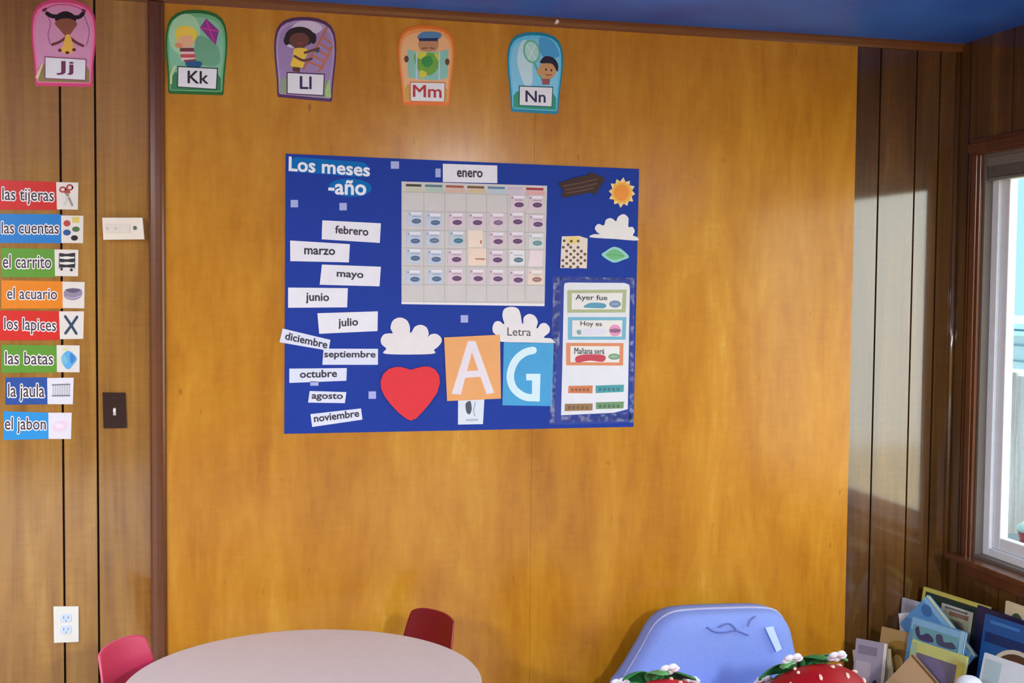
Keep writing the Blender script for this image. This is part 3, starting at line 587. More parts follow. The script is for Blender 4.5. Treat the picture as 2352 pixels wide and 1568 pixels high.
def quad_c(q): return (sum(p[0] for p in q) / 4, sum(p[1] for p in q) / 4)
LV = BF                                  # things stick onto the board front
def paper(name, label, cat, px_poly, col, th=.0012, base=None, group=None, rough=.5, lift=0):
    base = BF if base is None else base
    cx = sum(p[0] for p in px_poly) / len(px_poly); cy_ = sum(p[1] for p in px_poly) / len(px_poly)
    c = wall2([(cx, cy_)], base)[0]; t = thing(name, label, cat, (c[0], base, c[1]), group)
    m = col if not isinstance(col, tuple) else mat(col, rough)
    mb = MB(); mb.prism(wall2(px_poly, base), base - .0002 - lift, base - .0002 - lift - th, m); mb.build('card', t)
    return t, base - .0002 - lift - th
MONTHS = [
 ('enero', [(1017, 376), (1142, 380), (1142, 420.5), (1017, 418)], [(1050, 391), (1108, 393), (1108, 407), (1050, 406)], 'p', 'at the top of the calendar sheet', 0),
 ('febrero', [(480, 722), (1066, 752), (1055, 948), (474, 912)], [(612, 775), (940, 795), (938, 876), (610, 850)], 'e', 'below the board title', 0),
 ('marzo', [(158, 924), (756, 960), (746, 1142), (160, 1130)], [(302, 1000), (606, 1012), (606, 1068), (302, 1060)], 'e', 'left of and below febrero', 0),
 ('mayo', [(476, 1164), (1066, 1186), (1052, 1382), (454, 1366)], [(628, 1238), (890, 1252), (888, 1322), (626, 1306)], 'e', 'under the marzo card and right of it', 0),
 ('junio', [(138, 1394), (736, 1400), (728, 1592), (138, 1596)], [(318, 1448), (546, 1456), (546, 1552), (318, 1552)], 'e', 'at the left edge of the board', 0),
 ('julio', [(470, 186), (1130, 165), (1126, 380), (490, 410)], [(700, 246), (912, 236), (912, 344), (702, 356)], 'f', 'to the right under junio', 0),
 ('septiembre', [(538, 572), (1132, 574), (1130, 748), (524, 748)], [(548, 596), (1104, 600), (1102, 690), (546, 688)], 'f', 'under the tilted diciembre card', 0),
 ('diciembre', [(90, 352), (612, 476), (592, 594), (56, 502)], [(130, 392), (584, 492), (572, 570), (116, 470)], 'f', 'tilted and sticking out over the left edge', .0016),
 ('octubre', [(164, 790), (792, 784), (786, 922), (164, 946)], [(282, 812), (682, 802), (682, 880), (282, 890)], 'f', 'at the lower left of the board', 0),
 ('agosto', [(386, 1034), (786, 1046), (770, 1166), (368, 1160)], [(412, 1062), (748, 1066), (744, 1142), (408, 1140)], 'f', 'second from the bottom', 0),
 ('noviembre', [(394, 1286), (946, 1224), (962, 1346), (414, 1426)], [(430, 1296), (920, 1238), (926, 1312), (438, 1374)], 'f', 'tilted at the bottom', 0)]
for w, q, tq, cr, where, lift in MONTHS:
    t, yf = paper('month_card', 'white month card reading %s, %s' % (w, where), 'month card', cp(cr, q), M_CARD if w in ('enero', 'febrero', 'marzo', 'mayo', 'junio', 'julio') else mat((226, 232, 244), .5), group='month cards on the blue board', lift=lift)
    mb = MB(); text(mb, w, cp(cr, tq), yf - .0003, mat((54, 48, 62), .5), .026); mb.build('lettering', t)
for (x, y_, w, h_), where in [((907, 379, 19, 17), 'right of the title'), ((1006, 397, 12, 20), 'left of the enero card'), ((676, 467.5, 17, 17), 'at the left edge under the title'), ((788, 474.5, 17, 17), 'above the febrero card'),
        ((1066.5, 732, 17, 17), 'between the two lower clouds'), ((855, 907, 17, 17), 'left of the red heart'), ((722, 880.5, 19, 10), 'just under the octubre card')]:
    tag_, yf = paper('fastener_square', 'small pale hook and loop square ' + where, 'fastener', [(x - w / 2, y_ - h_ / 2), (x + w / 2, y_ - h_ / 2), (x + w / 2, y_ + h_ / 2), (x - w / 2, y_ + h_ / 2)], mat((176, 186, 232), .8, noise=400), group='hook and loop squares on the blue board')

# calendar sheet and its date cards
GQ = cp('g', [(112, 84), (1802, 134), (1772, 1532), (112, 1508)])
cal, yf = paper('calendar_chart', 'white pocket calendar sheet with seven columns on the blue board', 'calendar', GQ, (214, 210, 204), .0016)
COLX = [150, 372, 615, 865, 1102, 1342, 1548, 1790]
def gx(i): return COLX[i]
def tilt(x): return 50 * (x - 150) / 1640
HC = [(66, 66, 36), (88, 130, 132), (172, 92, 66), (122, 86, 44), (98, 140, 176), (206, 190, 206), (168, 46, 66)]
for i in range(7):
    x0, x1 = gx(i) + 12, gx(i + 1) - 30; mb = MB(); yy = 112
    mb.prism(wall2(cp('g', [(x0, yy + tilt(x0)), (x1, yy + tilt(x1)), (x1, yy + 28 + tilt(x1)), (x0, yy + 28 + tilt(x0))]), yf), yf - .0001, yf - .0007, mat(HC[i], .5)); mb.build('weekday_strip', cal)
ROWY = [205, 425, 645, 855, 1065, 1280, 1480]
def gp(x, y): return (x, y + tilt(x) * max(.1, 1 - (y - 100) / 1500))
mb = MB(); gl = mat((186, 182, 172), .6); gh = mat((240, 238, 238), .4)
for i in range(7):
    if i: mb.flat(wall2(cp('g', [gp(gx(i) - 4, 170), gp(gx(i) + 3, 170), gp(gx(i) + 3, 1485), gp(gx(i) - 4, 1485)]), yf), yf - .0001, gl)
for r in range(7): mb.flat(wall2(cp('g', [gp(125, ROWY[r] - 4), gp(1780, ROWY[r] - 4), gp(1780, ROWY[r] + 4), gp(125, ROWY[r] + 4)]), yf), yf - .00015, gl)
mb.flat(wall2(cp('g', [(112, 1480), (1774, 1505), (1772, 1532), (112, 1508)]), yf), yf - .0002, gh)
TINT = [(206, 208, 176), (182, 206, 186), (222, 186, 166), (216, 194, 152), (190, 206, 216), (214, 200, 214), (228, 176, 168)]
for i in range(7): mb.flat(wall2(cp('g', [gp(gx(i) + 12, 150), gp(gx(i + 1) - 14, 150), gp(gx(i + 1) - 14, 196), gp(gx(i) + 12, 196)]), yf), yf - .00025, mat(TINT[i], .5))
mb.build('grid_lines', cal)
ORD = ['first', 'second', 'third', 'fourth', 'fifth', 'sixth', 'seventh']
OV = {(0, 5): (1478, 355), (0, 6): (1690, 358), (1, 0): (285, 545), (1, 1): (505, 562), (1, 2): (760, 560), (1, 3): (995, 562), (1, 4): (1235, 562), (1, 5): (1462, 553), (1, 6): (1697, 582),
      (2, 0): (272, 775), (2, 1): (493, 770), (2, 2): (772, 772), (2, 4): (1235, 782), (2, 5): (1460, 778), (2, 6): (1690, 800), (3, 0): (272, 975), (3, 1): (515, 988), (3, 2): (752, 990), (3, 4): (1228, 995), (3, 5): (1470, 995),
      (4, 0): (268, 1220), (4, 1): (520, 1215), (4, 2): (755, 1210), (4, 3): (1003, 1212), (4, 4): (1232, 1215), (4, 5): (1468, 1228), (4, 6): (1685, 1222)}
for r in range(5):
    for k in range(7):
        if r == 0 and k < 5: continue
        special = {(2, 3): 'cream date card with a small red mark', (3, 3): 'cream date card with a red dash', (3, 6): 'blank pinkish white date card', (2, 6): 'white date card with a blurred teal oval', (3, 5): 'white date card with a broken blue oval', (4, 6): 'cream date card with a brown oval', (2, 2): 'grey blue date card with a teal oval'}.get((r, k))
        if k < 2: bgc, oc, desc = (198, 210, 224), (82, 106, 136), 'pale blue date card with a slate oval'
        else: bgc, oc, desc = (222, 204, 212), (98, 66, 104), 'pale pink date card with a dark purple oval'
        if special: desc = special
        bgc = {(2, 3): (246, 226, 204), (3, 3): (246, 224, 200), (3, 6): (240, 224, 226), (2, 6): (218, 224, 218), (3, 5): (232, 232, 230), (4, 6): (240, 220, 202), (2, 2): (196, 208, 216)}.get((r, k), bgc)
        oc = {(2, 6): (104, 148, 146), (3, 5): (96, 124, 140), (4, 6): (160, 118, 112), (2, 2): (62, 122, 138), (2, 1): (98, 118, 138), (1, 4): (130, 104, 134)}.get((r, k), oc)
        ox, oy = OV.get((r, k), (gx(k) + 130, (ROWY[r] + ROWY[r + 1]) / 2 + 20))
        if (r, k) in ((2, 3), (3, 3)): quad = [(gx(k) + 15, ROWY[r] + 5), (gx(k) + 190 + (40 if r == 3 else 0), ROWY[r] + 8), (gx(k) + 190 + (40 if r == 3 else 0), ROWY[r + 1] - 8), (gx(k) + 25, ROWY[r + 1] - 10)]
        elif (r, k) == (3, 6): quad = [(1605, 880), (1755, 885), (1745, 1075), (1580, 1070)]
        else: quad = [(ox - 102, oy - 118), (ox + 72, oy - 112), (ox + 70, oy + 62), (ox - 104, oy + 58)]
        q = cp('g', quad); cc = wall2([quad_c(q)], yf)[0]; base = yf - .0003
        mb = MB(); mb.prism(wall2(q, base), base, base - .0009, mat(bgc, .5)); f_ = base - .0010
        fw = lambda pts: wall2(cp('g', pts), base)
        if (r, k) == (2, 3): mb.flat(fw([(1028, 765), (1042, 768), (1040, 808), (1026, 805)]), f_, mat((170, 84, 60), .5))
        elif (r, k) == (3, 3): mb.flat(fw([(960, 975), (1080, 975), (1080, 996), (975, 992)]), f_, mat((196, 128, 112), .5))
        elif (r, k) == (3, 6): pass
        else:
            mb.flat(fw(ell(ox, oy, 55, 29)), f_, mat(oc, .5))
            mb.flat(fw([(ox - 62, oy - 104), (ox + 60, oy - 102), (ox + 60, oy - 74), (ox - 62, oy - 76)]), f_, mat((240, 236, 238), .4))
            lc = mat(tuple(int(a * .5 + b * .5) for a, b in zip(bgc, oc)), .5)
            mb.flat(fw([(ox - 52, oy - 60), (ox + 48, oy - 58), (ox + 48, oy - 50), (ox - 52, oy - 52)]), f_, lc)
            mb.flat(fw(ell(ox - 80, oy - 82, 10, 12, n=10)), f_, lc)
            mb.flat(fw([(ox - 30, oy - 4), (ox + 30, oy - 4), (ox + 30, oy + 3), (ox - 30, oy + 3)]), f_ - .0001, mat(tuple(min(255, int(c_ * 1.3 + 14)) for c_ in oc), .5))
        o = mb.build('date_card', origin=(cc[0], base, cc[1]))
        tag(o, '%s, calendar row %s, column %s' % (desc, ORD[r], ORD[k]), 'date card', 'date cards in the pocket calendar')

# foam and paper shapes
def shape(name, label, cat, crop, pts, col, th=.002, base=None, sm=True, bevel=0, partname='cutout', lift=.0002):
    base = BF if base is None else base
    poly = smooth(cp(crop, pts)) if sm else cp(crop, pts)
    cx = sum(p[0] for p in poly) / len(poly); cy_ = sum(p[1] for p in poly) / len(poly); c = wall2([(cx, cy_)], base)[0]
    t = thing(name, label, cat, (c[0], base, c[1]))
    mb = MB(); mb.prism(wall2(poly, base), base - lift, base - lift - th, mat(col, .55)); mb.build(partname, t, bevel=bevel, seg=3)
    return t, base - lift - th
half = [(1490, 802), (1440, 788), (1390, 773), (1325, 770), (1250, 792), (1190, 845), (1158, 930), (1165, 1010), (1205, 1095), (1270, 1180), (1350, 1265), (1430, 1330), (1487, 1356)]
half2 = [(1545, 1332), (1620, 1255), (1700, 1160), (1775, 1050), (1806, 940), (1795, 860), (1750, 795), (1690, 768), (1630, 766), (1560, 780)]
shape('heart_cutout', 'big red foam heart on the lower middle of the blue board', 'heart', 'f', half + half2, (232, 46, 56), .006, sm=False, bevel=.0022, partname='foam_heart')
shape('cloud_cutout', 'blank white paper cloud directly above the red heart', 'cloud cutout', 'f', [(1218, 630), (1222, 572), (1172, 525), (1162, 470), (1195, 418), (1250, 405), (1292, 402), (1268, 345), (1295, 265), (1370, 232), (1445, 262), (1478, 330), (1480, 392), (1498, 392), (1535, 332), (1600, 312), (1662, 342), (1685, 408), (1672, 445), (1712, 415), (1770, 412), (1818, 450), (1824, 500), (1780, 556), (1742, 585), (1715, 630)], (238, 232, 228))
cl, yf2 = shape('cloud_cutout', 'white paper cloud with the handwritten word Letra above the blue letter card', 'cloud cutout', 'i', [(1462, 476), (1440, 420), (1380, 370), (1372, 305), (1400, 248), (1452, 240), (1494, 272), (1508, 262), (1486, 180), (1505, 100), (1590, 72), (1668, 96), (1698, 170), (1712, 262), (1728, 262), (1735, 195), (1795, 155), (1862, 180), (1896, 245), (1880, 315), (1898, 318), (1930, 272), (1985, 262), (2034, 312), (2026, 372), (1965, 428), (2050, 440), (2088, 478), (2080, 492), (1780, 486)], (238, 234, 232))
mb = MB(); text(mb, 'Letra', cp('i', [(1545, 312), (1818, 320), (1818, 412), (1545, 408)]), yf2 - .0003, mat((74, 76, 76), .5), .004); mb.build('handwriting', cl)
shape('cloud_cutout', 'small white paper cloud with a flat base at the board right edge', 'cloud cutout', 'h', [(570, 906), (600, 872), (672, 870), (640, 846), (618, 800), (655, 755), (718, 772), (742, 708), (800, 690), (848, 722), (860, 722), (880, 675), (940, 645), (994, 690), (994, 786), (1042, 790), (1066, 840), (1045, 884), (1095, 905), (1090, 942), (850, 925)], (238, 236, 230))
ar, yf2 = shape('arrow_sign', 'dark brown arrow shaped sign at the board top right', 'arrow', 'h', [(203, 297), (380, 240), (545, 202), (558, 172), (600, 182), (736, 246), (690, 320), (622, 436), (590, 398), (420, 432), (275, 458), (240, 438), (262, 372), (225, 330)], (58, 34, 30), .003, sm=False, partname='board')
mb = MB()
for i, (a, b) in enumerate([((262, 330), (640, 250)), ((290, 372), (640, 300)), ((300, 408), (600, 350))]):
    mb.stroke(opensmooth([cp('h', [a])[0], cp('h', [((a[0] + b[0]) / 2, (a[1] + b[1]) / 2 + 6)])[0], cp('h', [b])[0]]), 2.4, yf2 - .0001, mat((108, 74, 52), .6), lambda p: wall2(p, BF))
mb.build('grain_lines', ar)
pts = []
for i in range(24):
    a = 2 * math.pi * i / 24 + .1; rr = (152 + (i % 4) * 4) if i % 2 == 0 else 118
    pts.append((922 + rr * .98 * math.cos(a), 402 + rr * 1.08 * math.sin(a)))
su, yf2 = shape('sun_cutout', 'orange paper sun with cream rays in the board top right corner', 'sun cutout', 'h', pts, (246, 220, 160), .002, sm=False, partname='rays')
mb = MB(); mb.prism(wall2(smooth(cp('h', [(922 + rr * math.cos(a), 404 + rr * 1.06 * math.sin(a)) for a, rr in [(i * math.pi / 12, 124 if i % 2 else 106) for i in range(24)]])), BF), yf2, yf2 - .0005, mat((248, 186, 66), .5))
mb.prism(wall2(cp('h', ell(918, 404, 82, 92)), BF), yf2 - .0005, yf2 - .001, mat((246, 152, 56), .5)); mb.build('disc', su)
lf, yf2 = shape('leaf_cutout', 'green paper leaf with a pale teal border under the small cloud', 'leaf cutout', 'h', [(694, 1104), (740, 1062), (800, 1022), (850, 1014), (920, 1042), (1002, 1124), (930, 1162), (850, 1190), (785, 1172)], (150, 214, 204), .0016)
mb = MB(); mb.flat(wall2(smooth(cp('h', [(740, 1100), (790, 1058), (845, 1040), (905, 1070), (955, 1118), (900, 1146), (848, 1158), (790, 1146)])), BF), yf2 - .0001, mat((112, 190, 128), .5)); mb.stroke(cp('h', [(745, 1102), (850, 1102), (950, 1118)]), 1.4, yf2 - .0002, mat((82, 160, 104), .5), lambda p: wall2(p, BF)); mb.build('leaf_print', lf)
pk, yf2 = shape('spotted_tag', 'cream paper tag with dark polka dots and a yellow top', 'tag', 'h', [(246, 896), (440, 890), (536, 920), (526, 1256), (420, 1250), (370, 1258), (320, 1250), (230, 1252), (236, 1080)], (236, 222, 206), .0016, sm=False)
mb = MB(); hw = lambda p: wall2(cp('h', p), BF); mb.flat(hw([(300, 900), (440, 898), (430, 975), (310, 980)]), yf2 - .0001, mat((246, 218, 130), .5))
for i, (x, y_) in enumerate([(272, 945), (352, 950), (430, 948), (316, 988), (300, 1060), (385, 1058), (465, 1062), (345, 1096), (425, 1096), (300, 1128), (462, 1132), (382, 1132), (258, 1166), (343, 1166), (425, 1166), (300, 1200), (378, 1202), (460, 1200), (258, 1232), (343, 1238), (425, 1240), (262, 1018), (345, 1018), (428, 1020), (505, 1166), (505, 1096)]):
    mb.flat(hw(ell(x, y_, 17, 16, n=12)), yf2 - .0002, mat((104, 84, 62), .5))
mb.build('polka_dots', pk)
sc_, yf2 = paper('small_picture_card', 'small white card with a dark drawing under the orange letter card', 'picture card', cp('i', [(972, 1120), (1278, 1120), (1260, 1434), (970, 1440)]), (226, 234, 242))
mb = MB(); iw = lambda p: wall2(cp('i', p), BF)
mb.flat(iw(smooth([(1062, 1190), (1110, 1165), (1125, 1210), (1128, 1270), (1105, 1320), (1070, 1300), (1058, 1240)])), yf2 - .0001, mat((74, 84, 92), .5)); mb.stroke([(1170, 1180), (1150, 1280), (1165, 1340)], 12, yf2 - .0001, mat((150, 176, 190), .5), iw)
mb.flat(iw([(1065, 1376), (1205, 1372), (1205, 1396), (1065, 1400)]), yf2 - .0001, mat((180, 192, 204), .5)); mb.build('drawing', sc_)
bc, yf2 = paper('letter_card', 'sky blue card with a large white letter G', 'letter card', cp('i', [(1502, 486), (2082, 496), (2060, 1226), (1486, 1216)]), (66, 164, 216))
mb = MB(); mb.stroke(opensmooth([(1842, 578), (1750, 602), (1650, 680), (1590, 800), (1580, 920), (1625, 1030), (1720, 1105), (1800, 1128)], 6), 86, yf2 - .0002, mat((218, 244, 252), .5), iw)
mb.flat(iw([(1790, 1085), (1915, 1085), (1912, 1172), (1790, 1168)]), yf2 - .0003, mat((218, 244, 252), .5)); mb.flat(iw([(1830, 850), (1928, 850), (1918, 1172), (1828, 1150)]), yf2 - .00035, mat((218, 244, 252), .5)); mb.flat(iw([(1762, 850), (1926, 850), (1926, 928), (1762, 926)]), yf2 - .0004, mat((218, 244, 252), .5)); mb.build('letter', bc)
oc_, yf2 = paper('letter_card', 'orange card with a large white letter A', 'letter card', cp('i', [(808, 428), (1456, 396), (1468, 1138), (842, 1166)]), (240, 172, 106), lift=.0024)
mb = MB(); aw = mat((236, 228, 232), .5)
mb.flat(iw([(1085, 470), (1165, 470), (1000, 1092), (896, 1080)]), yf2 - .0002, aw); mb.flat(iw([(1085, 470), (1170, 470), (1388, 1070), (1300, 1088)]), yf2 - .0003, aw); mb.flat(iw([(1030, 820), (1270, 808), (1290, 880), (1015, 898)]), yf2 - .0004, aw); mb.build('letter', oc_)

# date phrase chart in its clear sleeve
jw = lambda p: wall2(cp('j', p), BF)
dq = [(228, 150), (236, 124), (270, 118), (800, 122), (846, 138), (852, 170), (832, 1318), (700, 1352), (200, 1376), (212, 900)]
dc, yf2 = paper('date_chart', 'tall white chart of date phrases at the lower right of the blue board', 'chart', cp('j', dq), (232, 234, 238))
def sent(label, q, edge, txt, tq, extra):
    t, y = paper('phrase_strip', label, 'phrase strip', cp('j', q), edge, .0008, base=yf2, group='phrase strips on the date chart')
    cx, cy_ = quad_c(q); ins = [(cx + (x - cx) * .86, cy_ + (z - cy_) * .72) for x, z in q]
    mb = MB(); mb.flat(jw(ins), y - .0001, mat((238, 236, 228), .5))
    yy = y - .0001
    for k, col, a in extra:
        yy -= .0001; mb.flat(jw(ell(*a)) if k == 'e' else jw(smooth(a)), yy, mat(col, .5))
    mb.build('print', t); mb = MB(); text(mb, txt, cp('j', tq), yy - .0002, mat((50, 52, 56), .5), .014); mb.build('lettering', t)
sent('olive bordered phrase strip Ayer fue, top of the date chart', [(262, 190), (822, 185), (812, 402), (262, 404)], (176, 188, 134), 'Ayer fue', [(338, 232), (640, 240), (640, 300), (338, 296)], [('b', (78, 156, 184), [(410, 350), (480, 310), (612, 318), (615, 358), (500, 360)]), ('e', (116, 140, 170), (710, 322, 56, 34)), ('e', (150, 170, 190), (710, 322, 38, 10))])
sent('light blue bordered phrase strip Hoy es, second on the date chart', [(268, 446), (820, 446), (812, 660), (266, 660)], (112, 184, 208), 'Hoy es', [(386, 484), (588, 490), (588, 545), (386, 540)], [('b', (228, 226, 236), [(345, 565), (600, 552), (605, 610), (360, 615)]), ('b', (120, 170, 150), [(350, 572), (385, 572), (385, 610), (355, 605)]), ('e', (232, 150, 190), (710, 572, 56, 56)), ('e', (150, 92, 130), (710, 574, 56, 20))])
sent('orange bordered phrase strip Mañana será, third on the date chart', [(250, 690), (792, 692), (788, 905), (250, 902)], (226, 140, 88), 'Mañana será', [(328, 735), (612, 745), (612, 795), (328, 795)], [('b', (202, 48, 70), [(338, 825), (420, 800), (606, 806), (600, 868), (470, 858), (350, 876)]), ('e', (128, 164, 128), (702, 820, 56, 30)), ('e', (170, 196, 160), (702, 820, 38, 9))])
for lab, q, col in [('orange word strip left of the teal one on the date chart', [(272, 1098), (500, 1094), (498, 1168), (268, 1166)], (214, 122, 64)), ('teal word strip right of the orange one on the date chart', [(530, 1094), (796, 1086), (794, 1154), (530, 1166)], (56, 158, 164)),
                    ('brown word strip at the bottom left of the date chart', [(238, 1268), (500, 1264), (498, 1330), (234, 1336)], (152, 112, 60)), ('green word strip at the bottom right of the date chart', [(532, 1254), (796, 1246), (792, 1310), (532, 1318)], (104, 150, 100))]:
    t, y = paper('word_strip', lab, 'word strip', cp('j', q), col, .0008, base=yf2, group='plain word strips on the date chart')
    (ax, ay), (bx, by), (cx, cy_), (dx, dy) = q
    mb = MB(); dark = mat(tuple(int(v * .72) for v in col), .5); n_ = 5
    for i in range(n_):
        x0 = ax + (bx - ax) * (.10 + .16 * i); mb.flat(jw([(x0, ay + 22), (x0 + 24, ay + 21), (x0 + 24, ay + 50), (x0, ay + 51)]), y - .0001, dark)
    mb.build('print', t)
q = cp('j', [(118, 60), (892, 74), (884, 1444), (92, 1466)]); c = wall2([quad_c(q)], BF)[0]
sl = thing('clear_sleeve', 'clear plastic sleeve over the date chart with sealed edges', 'plastic sleeve', (c[0], BF, c[1]))
mb = MB(); mb.prism(wall2(q, BF), BF - .0056, BF - .0060, M_FILM); mb.build('film', sl)
for a, b in [([(128, 60), (192, 62), (180, 760), (112, 760)], 0), ([(112, 760), (160, 760), (132, 1464), (90, 1466)], 0), ([(192, 62), (892, 74), (892, 98), (192, 92)], 0), ([(858, 98), (892, 98), (884, 1444), (848, 1440)], 0), ([(200, 1385), (846, 1350), (884, 1430), (200, 1440)], 0)]:
    mb = MB(); mb.prism(wall2(cp('j', a), BF), BF - .0002, BF - .0055, M_SEAM); mb.build('sealed_edge', sl)

# ------------------------------------------------------------------ round table
TX, TY, TZ, TR = .395, -.735, .50, .484
tb = thing('round_table', 'round light grey children\'s table in front of the plywood wall', 'table', (TX, TY, 0))
mb = MB(); mb.lathe([(.0, TZ - .024), (TR - .006, TZ - .024), (TR - .004, TZ - .001), (TR - .006, TZ), (.0, TZ)], (TX, TY, 0), mat((142, 168, 178), .38, .5), 96); mb.build('table_top', tb)
mb = MB(); mb.lathe([(TR - .005, TZ - .025), (TR, TZ - .022), (TR, TZ - .003), (TR - .003, TZ + .0004), (TR - .007, TZ + .0006)], (TX, TY, 0), mat((226, 208, 200), .45), 96); mb.build('edge_band', tb, smooth_=True)
for k in range(4):
    a = .09 + k * math.pi / 2; x, y = TX + .36 * math.cos(a), TY + .36 * math.sin(a)
    mb = MB(); mb.tube([(x, y, TZ - .024), (x, y, .012)], .0165, mat((200, 202, 206), .25, metal=1), 16); lg = mb.build('leg', tb, smooth_=True)
    mb = MB(); mb.tube([(x, y, .012), (x, y, 0)], .021, mat((50, 50, 52), .6), 16); mb.build('foot_cap', lg)

# ------------------------------------------------------------------ children's chairs
def school_chair(label, tl, tr, col, edge):
    """Moulded shell chair; tl and tr are the top corners of its back (x, y), the seat lies toward the viewer's side of that line."""
    A, B = Vector((tl[0], tl[1], 0)), Vector((tr[0], tr[1], 0)); wv = (B - A); wid = wv.length; s = wv.normalized(); f = Vector((s.y, -s.x, 0))   # f: forward, the way a sitter looks
    mid = (A + B) / 2; base = mid + f * .05
    t = thing('school_chair', label, 'chair', (base.x, base.y, 0)); m = mat(col, .38, .45); me_ = mat(edge, .35, .5)
    def sheet(rows, name):              # rows of (forward, height, half width, sag) -> solid shell
        mb = MB(); n = 13; V = []
        for fw_, z, hw, bow, drop in rows:
            for j in range(n):
                u = -1 + 2 * j / (n - 1); V.append(base + s * (u * hw) + f * (fw_ + bow * u * u) + Vector((0, 0, z - drop * abs(u) ** 3.5)))
        fs = [[i * n + j, i * n + j + 1, (i + 1) * n + j + 1, (i + 1) * n + j] for i in range(len(rows) - 1) for j in range(n - 1)]
        mb.add(V, fs, m); o = mb.build(name, t, smooth_=True); o.data.materials.append(me_)
        so = o.modifiers.new('solid', 'SOLIDIFY'); so.thickness = .009; so.offset = 0; so.material_offset_rim = 1
        sb = o.modifiers.new('sub', 'SUBSURF'); sb.levels = 1; sb.render_levels = 2; return o
    h = wid / 2
    sheet([(.012, .300, h * 1.18, .020, 0), (-.004, .335, h * 1.18, .022, 0), (-.018, .40, h * 1.16, .024, 0), (-.034, .47, h * 1.09, .022, .002), (-.046, .53, h * 1.02, .018, .010), (-.050, .548, h * .97, .016, .016)], 'backrest')
    sheet([(.0, .318, h * 1.1, .0, -.004), (.035, .300, h * 1.2, .0, -.006), (.12, .290, h * 1.25, .0, -.006), (.21, .292, h * 1.25, .0, -.004), (.245, .284, h * 1.18, -.01, .004), (.255, .266, h * 1.1, -.012, .004)], 'seat')
    chrome = mat((196, 198, 202), .2, metal=1)
    for su_, fw_, sp in ((-1, .03, -.05), (1, .03, -.05), (-1, .215, .035), (1, .215, .035)):
        p0 = base + s * (su_ * h * .85) + f * fw_ + Vector((0, 0, .284)); p1 = base + s * (su_ * h * 1.12) + f * (fw_ + sp) + Vector((0, 0, .012))
        mb = MB(); mb.tube([p0, p0.lerp(p1, .5), p1], .0085, chrome, 12); lg = mb.build('leg', t, smooth_=True)
        mb = MB(); mb.tube([p1, p1 - Vector((0, 0, .012))], .0125, mat((235, 235, 230), .5), 12); mb.build('foot_glide', lg)
    mb = MB()
    for su_ in (-1, 1):
        p = base + s * (su_ * h * .85) + Vector((0, 0, .283)); mb.tube([p + f * .03, p + f * .215], .0075, chrome, 10)
    mb.tube([base + s * (-h * .85) + f * .03 + Vector((0, 0, .283)), base + s * (h * .85) + f * .03 + Vector((0, 0, .283))], .0075, chrome, 10); mb.build('seat_frame', t, smooth_=True)
    return t
p, q = at_z(953, 1385, .55), at_z(1054, 1412, .55)
school_chair('dark red moulded chair behind the round table, by the wall', (p.x, p.y), (q.x, q.y), (116, 3, 16), (160, 40, 44))
p, q = at_z(213, 1488, .55), at_z(324, 1444, .55)
school_chair('pink moulded chair at the left of the round table', (p.x, p.y), (q.x, q.y), (212, 58, 96), (226, 96, 124))

# ------------------------------------------------------------------ blue armchair with strawberry stools in front
ax0, ay0 = 1.835, -.30
ac = thing('armchair', 'small periwinkle blue upholstered armchair against the wall', 'armchair', (ax0, ay0, 0))
M_BLUE = mat((136, 158, 228), .85, .2, noise=260); M_PIPE = mat((176, 176, 206), .7)
def puffy(outline, y0, y1, lean, name, parent, m, puff=.02):
    """closed outline in (x, z); rings give a cushion with rounded rims, leaning back with height"""
    cx = sum(p[0] for p in outline) / len(outline); cz = sum(p[1] for p in outline) / len(outline); n = len(outline); mb = MB(); V = []
    rings_ = [(y0, .82), (y0 - .004 * 1, .90), (y0 + (y1 - y0) * .12, .975), (y0 + (y1 - y0) * .35, 1.0), (y0 + (y1 - y0) * .65, 1.0), (y0 + (y1 - y0) * .88, .975), (y1, .90), (y1 - puff * .6, .7), (y1 - puff, .4)]
    for y, k in rings_:
        for x, z in outline: zz = cz + (z - cz) * k; V.append((cx + (x - cx) * k, y + lean * zz, zz))
    fs = [[i * n + j, (i + 1) * n + j, (i + 1) * n + (j + 1) % n, i * n + (j + 1) % n] for i in range(len(rings_) - 1) for j in range(n)]
    fs.append(list(range(n))); fs.append([(len(rings_) - 1) * n + j for j in range(n)][::-1]); mb.add(V, fs, m)
    return mb.build(name, parent, smooth_=True)
bo = wall2([(1420, 1600), (1452, 1548), (1485, 1492), (1512, 1444), (1545, 1418), (1590, 1409), (1680, 1405), (1760, 1404), (1797, 1412), (1818, 1440), (1828, 1480), (1838, 1520), (1852, 1550), (1868, 1600)], -.25)
bo = [(bo[0][0], .10)] + bo + [(bo[-1][0], .10)]
bk = puffy(smooth(bo, 3), -.11, -.26, .0, 'backrest', ac, M_BLUE, .018)
seam = [Vector((x, -.245 - .004, z)) for x, z in opensmooth(bo[1:-1], 3)]
mb = MB(); cxs = sum(v.x for v in seam) / len(seam); mb.tube([Vector((cxs + (v.x - cxs) * .985, -.205, .28 + (v.z - .28) * .985 + .004)) for v in seam], .005, M_PIPE, 8); mb.build('piping', bk, smooth_=True)
def rbox(lo, hi, name, parent, m, bev=.04):
    mb = MB(); mb.box(lo, hi, m); o = mb.build(name, parent, smooth_=True, bevel=bev, seg=5); return o
rbox((ax0 - .36, -.45, .06), (ax0 + .36, -.115, .16), 'base', ac, M_BLUE, .03)
rbox((ax0 - .25, -.47, .155), (ax0 + .25, -.24, .235), 'seat_cushion', ac, M_BLUE, .035)
for s_ in (-1, 1): rbox((ax0 + s_ * .31 - .065, -.465, .07), (ax0 + s_ * .31 + .065, -.13, .262), 'armrest', ac, M_BLUE, .045)
